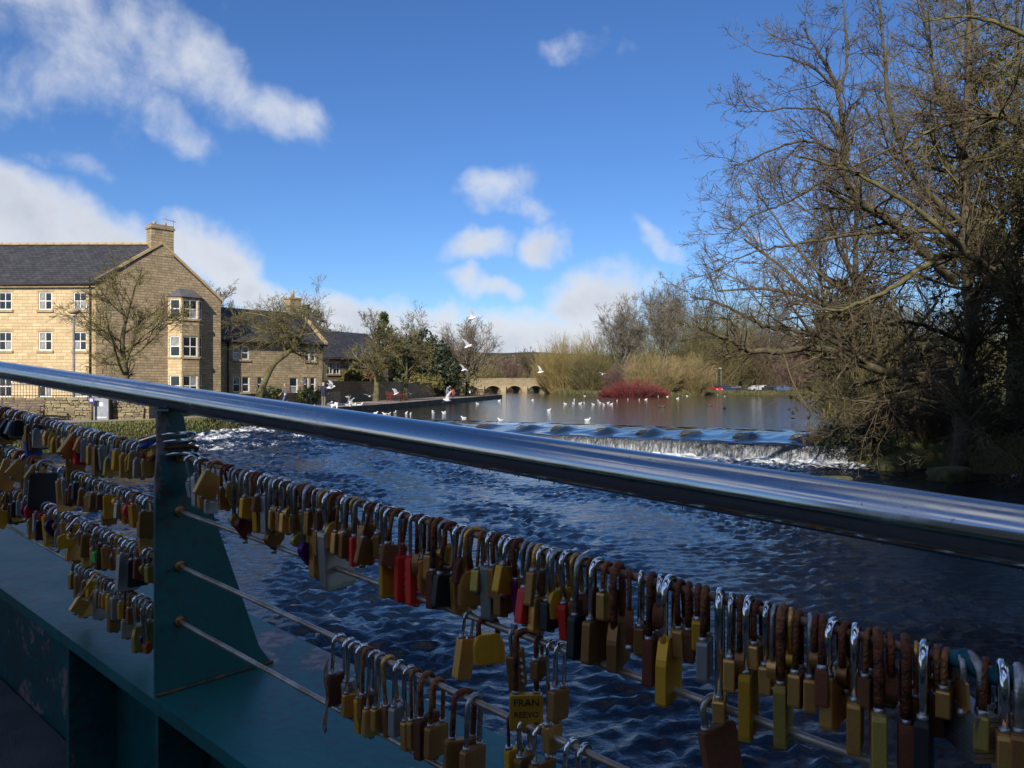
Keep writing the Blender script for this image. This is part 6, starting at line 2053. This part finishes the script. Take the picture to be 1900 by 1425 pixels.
def gull_body():
    mb = MB()
    pts = [(-.24, 0, .01), (-.2, 0, .01), (-.12, 0, 0), (0, 0, -.01), (.1, 0, 0), (.15, 0, .015), (.19, 0, .02), (.22, 0, .015), (.26, 0, .008)]
    rr = [.035, .04, .06, .075, .06, .042, .04, .028, .005]
    mb.tube(pts, rr, 10)
    me = mb.mesh('gull_body', [MATS['feather_white'], MATS['beak_orange']])
    for v in me.vertices:
        if v.co.x < -.17: v.co.z = .01 + (v.co.z - .01) * .25
    for p_ in me.polygons:
        if p_.center.x > .225: p_.material_index = 1
    return me


GB = gull_body()


def wing_mesh(side, a1, a2):
    """two-jointed wing: inner part raised a1, outer part a2 (degrees)"""
    s = side
    y1, z1 = .19 * math.cos(rad(a1)), .19 * math.sin(rad(a1))
    y2, z2 = y1 + .32 * math.cos(rad(a2)), z1 + .32 * math.sin(rad(a2))
    ch = [(.03, 0.03, .02, .09, -.11), (.19, y1, z1 + .02, .12, -.07), (.36, (y1 + y2) / 2, (z1 + z2) / 2 + .02, .06, -.08), (.5, y2, z2 + .02, -.06, -.12)]
    vs, fs = [], []
    for (_, y, z, xf, xb) in ch:
        vs += [(xf, s * y, z + .006), (xb, s * y, z + .002), ((xf + xb) / 2, s * y, z - .01)]
    for i in range(3):
        b = i * 3
        for k in range(3):
            k2 = (k + 1) % 3
            fs.append((b + k, b + k2, b + 3 + k2, b + 3 + k))
    fs += [(0, 2, 1), (9, 10, 11)]
    mb = MB().add(vs, fs)
    me = mb.mesh('wing', [MATS['feather_white'], MATS['feather_grey'], MATS['feather_dark']])
    for i, p_ in enumerate(me.polygons):
        if i < 9:
            p_.material_index = 1 if i % 3 == 0 and i < 6 else 0
            if i >= 6 and i % 3 == 0: p_.material_index = 1
    return me


WM = {}


def flying(px, py, size, heading, a1, a2, roll, pitch, label):
    d = .95 * F / size * 1.0
    o = empty('flying_gull', at(px, py, d), 0, label, 'gull', 'gulls in flight')
    o.rotation_euler = (Matrix.Rotation(rad(heading), 3, 'Z') @ Matrix.Rotation(rad(-pitch), 3, 'Y') @ Matrix.Rotation(rad(roll), 3, 'X')).to_euler()
    link('body', GB, None, o)
    for s in (-1, 1):
        k = (s, a1, a2)
        if k not in WM: WM[k] = wing_mesh(s, a1, a2)
        link('wing', WM[k], None, o)
    return o


FLY = [(876, 590, 34, 20, 25, 20, -40, 10), (869, 642, 34, 35, 20, 35, 30, 20), (861, 686, 24, 40, 30, 25, 35, 15), (1003, 690, 24, 0, 50, 70, 10, 10), (1118, 694, 14, 70, 35, 20, 10, 20), (280, 677, 22, -30, 10, 0, 50, 10),
       (614, 718, 34, 5, 40, 30, 10, 10), (646, 736, 22, 200, 10, -15, 20, 0), (686, 735, 22, 90, 25, 20, 0, 10), (735, 730, 22, 30, 55, 65, 0, 20), (762, 731, 18, 80, 40, 35, 0, 20), (829, 742, 34, 215, 25, 25, 45, 10),
       (872, 727, 16, 90, 60, 70, 0, 30), (577, 738, 20, 180, 15, 10, 15, 0), (650, 745, 22, 160, 30, 45, 0, 10), (745, 752, 12, 30, 30, 20, 0, 0), (590, 716, 20, 160, 45, 40, 0, 0)]
wheres = ['highest above the round headed tree', 'in front of the round headed tree crown', 'low before the round headed tree trunk', 'before the golden willow', 'before the purple brown shrub', 'crossing the stone gable below the bay tree',
          'beside the man in the navy coat', 'gliding left above the swan', 'left of the forked quay tree', 'in front of the red bench', 'right of the red bench', 'banking low in front of the bending woman', 'landing near the tip of the quay', 'by the slim black post',
          'flapping above the crowd of gulls', 'skimming the water below the red bench', 'just left of the man in the navy coat']
for q, wd in zip(FLY, wheres):
    flying(*q, 'white gull in flight ' + wd)

rg = random.Random(4)
FLOAT = [(1128, 762), (1050, 788), (1227, 795), (985, 820), (1047, 817), (1095, 817), (1125, 814), (1190, 824), (1268, 826), (1300, 812), (1325, 822), (1365, 797), (1445, 787), (1528, 790), (1578, 788), (1600, 764), (1668, 767), (1735, 767), (1810, 780), (1880, 762),
         (865, 868), (1148, 938), (510, 940), (240, 925), (500, 797), (745, 792), (340, 818), (95, 884), (12, 882), (1050, 800), (1240, 812)]
fl = [(800 + a * .2526, 540 + b * .2526) for a, b in FLOAT] + [(x, y) for x, y in ((664, 767), (676, 769), (690, 768), (697, 765), (706, 770), (714, 766), (722, 766), (733, 764), (754, 765), (762, 766), (805, 764), (824, 765), (1350, 729), (1332, 730), (1345, 733))]
fl.sort()
for i, (px, py) in enumerate(fl):
    p = ground_at(px, py + 2, LAKE_Z)
    o = link('gull', GR, None, None, tuple(p + Vector((0, 0, -.02))), rg.uniform(0, 6.28))
    k = rg.uniform(.72, .95)
    o.scale = (k, k, k)
    tag(o, 'small white gull floating on the lake, %s from the left of the floating gulls' % ordinal(i + 1), 'gull', 'gulls floating on the lake')
st = [(587, 757), (620, 752), (645, 752), (650, 754), (655, 751), (660, 753), (667, 752), (640, 750), (611, 749), (615, 750)]
for i, (px, py) in enumerate(sorted(st)):
    p = ground_at(px, py + 1, .02)
    o = link('gull', GR, None, None, tuple(p), rg.uniform(0, 6.28))
    o.scale = (1.25,) * 3
    tag(o, 'white gull standing on the quay, %s from the left of the feeding crowd' % ordinal(i + 1), 'gull', 'gulls standing on the quay')
for i, (px, py, lab) in enumerate(((160, 745, 'white gull perched on the garden wall left of the blue sign'), (208, 745, 'white gull perched behind the grey bin'))):
    o = link('gull', GR, None, None, tuple(at(px, py + 2, 35.2)), 3.0 + i)
    o.scale = (1.3,) * 3
    tag(o, lab, 'gull', 'gulls perched by the wall')
MB().tube([Vector(at(208, 747, 35.2)) * 1.0, Vector((at(208, 747, 35.2).x, 35.2, 0))], .04, 6)
# swan
mb = MB()
mb.tube([(-.62, 0, .26), (-.5, 0, .2), (-.3, 0, .14), (0, 0, .1), (.3, 0, .12), (.42, 0, .2), (.44, 0, .36), (.38, 0, .52), (.36, 0, .68), (.42, 0, .80), (.5, 0, .82), (.58, 0, .78), (.66, 0, .74)],
        [.01, .1, .19, .23, .17, .09, .055, .048, .045, .048, .05, .035, .01], 12)
sw_ = mb.mesh('swan', [MATS['feather_white'], MATS['beak_orange']])
for p_ in sw_.polygons:
    if p_.center.x > .57 and p_.center.z > .7: p_.material_index = 1
o = link('swan', sw_, None, None, tuple(ground_at(634, 769.5, LAKE_Z) - Vector((0, 0, .05))), 2.7)
tag(o, 'white swan with upright neck among the gulls by the quay', 'swan')
o = link('swan', sw_, None, None, tuple(ground_at(617, 770.5, LAKE_Z) - Vector((0, 0, .05))), 1.9)
o.scale = (.85,) * 3
tag(o, 'second swan, left of the upright necked one and half hidden by the handrail', 'swan')
dm = GR.copy()
dm.name = 'duck'
dm.materials.clear()
for m_ in ('feather_dark', 'feather_dark', 'beak_orange'): dm.materials.append(MATS[m_])
for px, py, lab in ((1229, 755, 'dark duck swimming left of the weir middle'), (1316, 753, 'dark duck on the blue water, left of a pair'), (1344, 758, 'dark duck on the blue water, right of a pair')):
    o = link('duck', dm, None, None, tuple(ground_at(px, py, LAKE_Z) - Vector((0, 0, .03))), rg.uniform(0, 6))
    o.scale = (1.5,) * 3
    tag(o, lab, 'duck')

# ================================================================== PEOPLE
for nm, c in (('skin', (.48, .27, .19)), ('hair_dark', (.04, .03, .025)), ('hair_grey', (.35, .33, .3)), ('coat_navy', (.015, .02, .05)), ('coat_grey', (.13, .12, .11)), ('jeans', (.09, .14, .24)), ('trousers_stone', (.2, .17, .13)),
              ('coat_blue', (.22, .27, .42)), ('coat_red', (.42, .03, .03)), ('shoe', (.02, .018, .016)), ('shirt_white', (.7, .7, .68))):
    pbr('cloth_' + nm, c, tuple(x * .75 for x in c), rough=.9, scale=9)


def person(loc, rz, h, coat, legs, hair, label, pose='walk', hem=.47, band=None):
    """one skinned figure; the clothes are told apart by height on the same continuous surface"""
    k = h / 1.75
    st_ = .22 if pose == 'walk' else .06
    ln = {'walk': 0.03, 'stand': 0.0, 'bend': .42}[pose]
    J = {'pelvis': (0, 0, .95), 'waist': (ln * .25, 0, 1.08), 'chest': (ln * .8, 0, 1.32 - ln * .25), 'neck': (ln * 1.15, 0, 1.48 - ln * .42), 'head': (ln * 1.35 + .02, 0, 1.58 - ln * .5), 'crown': (ln * 1.5 + .01, 0, 1.70 - ln * .55)}
    for s, n_ in ((1, 'l'), (-1, 'r')):
        f = s * st_
        J['hip' + n_] = (0, .09 * s, .9)
        J['knee' + n_] = (f * .6 + .05, .1 * s, .5)
        J['ankle' + n_] = (f - .03, .1 * s, .09)
        J['toe' + n_] = (f + .14, .11 * s, .04)
        sx, _, sz = J['chest']
        J['shoulder' + n_] = (sx, .18 * s, sz + .09)
        J['elbow' + n_] = (sx - f * .5 + .03, .23 * s, sz - .2)
        J['wrist' + n_] = (sx - f * .7 + (.16 if pose != 'bend' else .34), .22 * s, sz - (.38 if pose == 'walk' else .28))
        wx, wy, wz_ = J['wrist' + n_]
        J['palm' + n_] = (wx + .05, wy, wz_ - .05)
        for q in range(4):
            J['finger%d%s' % (q, n_)] = (wx + .085 + .01 * (q == 1), wy + (.03 - .02 * q) * s, wz_ - .115 - .012 * (q in (1, 2)))
        J['thumb' + n_] = (wx + .10, wy - .045 * s, wz_ - .06)
    E_ = [('pelvis', 'waist'), ('waist', 'chest'), ('chest', 'neck'), ('neck', 'head'), ('head', 'crown')]
    for n_ in 'lr':
        E_ += [('pelvis', 'hip' + n_), ('hip' + n_, 'knee' + n_), ('knee' + n_, 'ankle' + n_), ('ankle' + n_, 'toe' + n_), ('chest', 'shoulder' + n_), ('shoulder' + n_, 'elbow' + n_), ('elbow' + n_, 'wrist' + n_), ('wrist' + n_, 'palm' + n_), ('palm' + n_, 'thumb' + n_)]
        E_ += [('palm' + n_, 'finger%d%s' % (q, n_)) for q in range(4)]
    names = list(J)
    RAD = {'pelvis': .15, 'waist': .14, 'chest': .165, 'neck': .06, 'head': .092, 'crown': .085, 'hip': .095, 'knee': .062, 'ankle': .045, 'toe': .035, 'shoulder': .075, 'elbow': .05, 'wrist': .034, 'palm': .03, 'thumb': .011, 'finger': .010}
    me = bpy.data.meshes.new('person')
    me.from_pydata([tuple(c * k for c in J[n_]) for n_ in names], [(names.index(a), names.index(b)) for a, b in E_], [])
    tmp = bpy.data.objects.new('tmp_person', me)
    COL.objects.link(tmp)
    md = tmp.modifiers.new('skin', 'SKIN')
    md.use_smooth_shade = True
    for i, n_ in enumerate(names):
        base_n = n_.rstrip('lr') if n_ not in ('pelvis', 'crown') else n_
        base_n = 'finger' if n_.startswith('finger') else base_n
        r_ = RAD.get(base_n, RAD.get(n_, .05)) * k
        me.skin_vertices[0].data[i].radius = (r_, r_)
    me.skin_vertices[0].data[0].use_root = True
    sb = tmp.modifiers.new('sub', 'SUBSURF')
    sb.levels = 1
    sb.render_levels = 1
    dg = bpy.context.evaluated_depsgraph_get()
    out_me = bpy.data.meshes.new_from_object(tmp.evaluated_get(dg))
    bpy.data.objects.remove(tmp)
    out_me.materials.clear()
    for m_ in ('cloth_skin', 'cloth_' + hair, 'cloth_' + coat, 'cloth_' + legs, 'cloth_shoe', 'cloth_' + (band or coat)): out_me.materials.append(MATS[m_])
    nz = J['neck'][2] * k
    hd = Vector(J['head']) * k
    for p_ in out_me.polygons:
        c = p_.center
        wr = min((c - Vector(J['palm' + n_]) * k).length for n_ in 'lr')
        if wr < .09 * k: i = 0
        elif (c - hd).length < .2 * k and c.z > nz - .01: i = 1 if (c.z > hd.z + .05 * k or c.x < hd.x - .03 * k) else 0
        elif c.z < .1 * k: i = 4
        elif c.z < hem * h: i = 3
        elif c.z < hem * h + .1 * k: i = 5
        else: i = 2
        p_.material_index = i
    o = link('person', out_me, None, None, tuple(loc), rz)
    fm_ = MB()
    # face: nose, eyes and mouth
    fx0 = hd.x + .088 * k
    nose = MB().add([(fx0 - .01, -.012, hd.z - .01), (fx0 - .01, .012, hd.z - .01), (fx0 + .022, 0, hd.z - .008), (fx0 - .005, 0, hd.z + .035)], [(0, 2, 1), (0, 3, 2), (1, 2, 3), (0, 1, 3)]).obj('nose', MATS['cloth_skin'], o)
    for s in (-1, 1):
        MB().box(fx0 - .018, fx0 - .002, s * .035 - .011, s * .035 + .011, hd.z + .02, hd.z + .032).obj('eye', MATS['cloth_hair_dark'], o)
        MB().box(hd.x - .02, hd.x + .015, s * .088 * k - .008, s * .088 * k + .008, hd.z - .03, hd.z + .03).obj('ear', MATS['cloth_skin'], o)
    MB().box(fx0 - .016, fx0 - .003, -.022, .022, hd.z - .042, hd.z - .034).obj('mouth', MATS['cloth_coat_red'], o)
    tag(o, label, 'person')
    return o


person(ground_at(530, 757), rad(200), 1.72, 'coat_grey', 'jeans', 'skin', 'person in grey jacket and jeans walking left past the two storey house', 'walk', hem=.5, band='shirt_white')
person(ground_at(600, 757), rad(75), 1.78, 'coat_navy', 'trousers_stone', 'hair_grey', 'man in navy coat and pale trousers standing on the path among gulls', 'stand', hem=.44)
person(ground_at(830, 741.5), rad(-60), 1.7, 'coat_blue', 'trousers_stone', 'hair_grey', 'woman in pale blue coat bending towards the water at the quay edge', 'bend', hem=.45)
person(ground_at(841, 741), rad(-70), 1.15, 'coat_red', 'jeans', 'hair_dark', 'child in red coat at the quay edge beside the bending woman', 'stand', hem=.42)

# ================================================================== PARKED CARS
for nm, c in (('red', (.42, .02, .03)), ('silver', (.42, .43, .45)), ('navy', (.02, .03, .07)), ('black', (.015, .015, .017)), ('white', (.66, .66, .66)), ('blue', (.06, .1, .22))):
    pbr('car_' + nm, c, tuple(x * .85 for x in c), rough=.3, scale=2, coat=.4)
pbr('tyre', (.02, .02, .02), rough=.9)


def car(loc, rz, col, label):
    o = empty('parked_car', loc, rz, label, 'car', 'cars parked beyond the lake')
    prof = [(-2.05, .35), (-2.1, .7), (-1.95, .95), (-1.55, 1.0), (-1.0, 1.42), (.35, 1.45), (1.0, 1.02), (1.9, .88), (2.1, .65), (2.1, .35), (1.75, .28), (-1.7, .28)]
    mb = MB().prism([(x, -.84, z) for x, z in prof], (0, 1.68, 0))
    me = mb.mesh('body', MATS['car_' + col])
    for v in me.vertices:
        if v.co.z > 1.1: v.co.y *= .8
    link('body', bevel(me, .05, 2), None, o)
    for s in (-1, 1):
        y = s * .80
        MB().prism([(-1.25, y, 1.02), (-.2, y, 1.02), (-.2, y * .86, 1.36), (-.9, y * .86, 1.36)], (0, s * .03, 0)).obj('side_window', MATS['window_glass'], o)
        MB().prism([(-.1, y, 1.02), (.78, y, 1.02), (.3, y * .86, 1.36), (-.1, y * .86, 1.36)], (0, s * .03, 0)).obj('side_window', MATS['window_glass'], o)
        for x in (-1.3, 1.3):
            MB().tube([(x, s * .68, .32), (x, s * .87, .32)], .32, 14).obj('wheel', MATS['tyre'], o)
        MB().box(2.07, 2.12, s * .6 - .14, s * .6 + .14, .62, .74).obj('headlight', MATS['notice_white'], o)
    MB().prism([(.42, -.62, 1.40), (.42, .62, 1.40), (.98, .72, 1.06), (.98, -.72, 1.06)], (.03, 0, .02)).obj('windscreen', MATS['window_glass'], o)


for i, (px, d, col, r_, lab) in enumerate(((1326, 172, 'red', -1.3, 'red car parked at the left end of the far car park'), (1345, 176, 'navy', .1, 'navy car right of the red one in the far car park'), (1368, 178, 'black', -.2, 'black car third from the left in the far car park'),
                                           (1405, 196, 'silver', .2, 'silver car in the middle of the far car park'), (1432, 178, 'black', -.1, 'black car right of the silver one in the far car park'), (1455, 174, 'blue', .1, 'blue car near the purple shrub in the far car park'), (1420, 204, 'white', .3, 'white car behind the others in the far car park'))):
    x_ = (px - 950) / F * d
    car((x_, d, gz(x_, d)), r_, col, lab)
for px, d, lab in ((1338, 180, 'thin pale lamp post left of the parked cars'), (1330, 190, 'far thin lamp post behind the red car')):
    x_ = (px - 950) / F * d
    o = empty('car_park_lamp', (x_, d, gz(x_, d)), 0, lab, 'lamp post')
    MB().tube([(0, 0, 0), (0, 0, 5.4)], [.09, .06], 8).obj('pole', MATS['galvanised'], o)
    MB().box(-.5, .08, -.09, .09, 5.4, 5.5).obj('lamp_head', MATS['notice_white'], o)

# ================================================================== ADDED BUILDING BEHIND THE VIEWER (unseen, there only to shade the footbridge)
ml = empty('shade_building', (-36, -20.0, 0), 0.0, 'added tall stone building behind the footbridge, out of frame, there to shade it', 'building')
MLn, MH, MR, MD = 70.0, 14.5, 18.8, 12.0
wn = [(2 + 3.6 * k, 3.2 + 3.6 * k, z0, z0 + 1.6) for k in range(18) for z0 in (1.2, 4.4, 7.6, 10.8)]
wp = wall_panel(MLn, MH, wn).obj('front_wall', MATS['gritstone'], ml, (MLn, 0, 0), math.pi)
for x0, x1, z0, z1 in wn:
    window(ml, (MLn, 0, 0), math.pi, x0, z0, x1 - x0, z1 - z0)
wall_panel(MD, MH, [], apex=(MD / 2, MR)).obj('gable_wall', MATS['gritstone'], ml, (MLn, -MD, 0), math.pi / 2)
wall_panel(MD, MH, [], apex=(MD / 2, MR)).obj('gable_wall', MATS['gritstone'], ml, (0, 0, 0), -math.pi / 2)
MB().box(.02, MLn - .02, -MD, -MD + .2, 0, MH).obj('back_wall', MATS['gritstone'], ml)
roof_plane('roof_slope', ml, (MLn + .3, .3, MH - .15), (-.3, .3, MH - .15), (-.3, -MD / 2, MR), (MLn + .3, -MD / 2, MR), MATS['slate'])
roof_plane('roof_slope', ml, (-.3, -MD - .3, MH - .15), (MLn + .3, -MD - .3, MH - .15), (MLn + .3, -MD / 2, MR), (-.3, -MD / 2, MR), MATS['slate'])
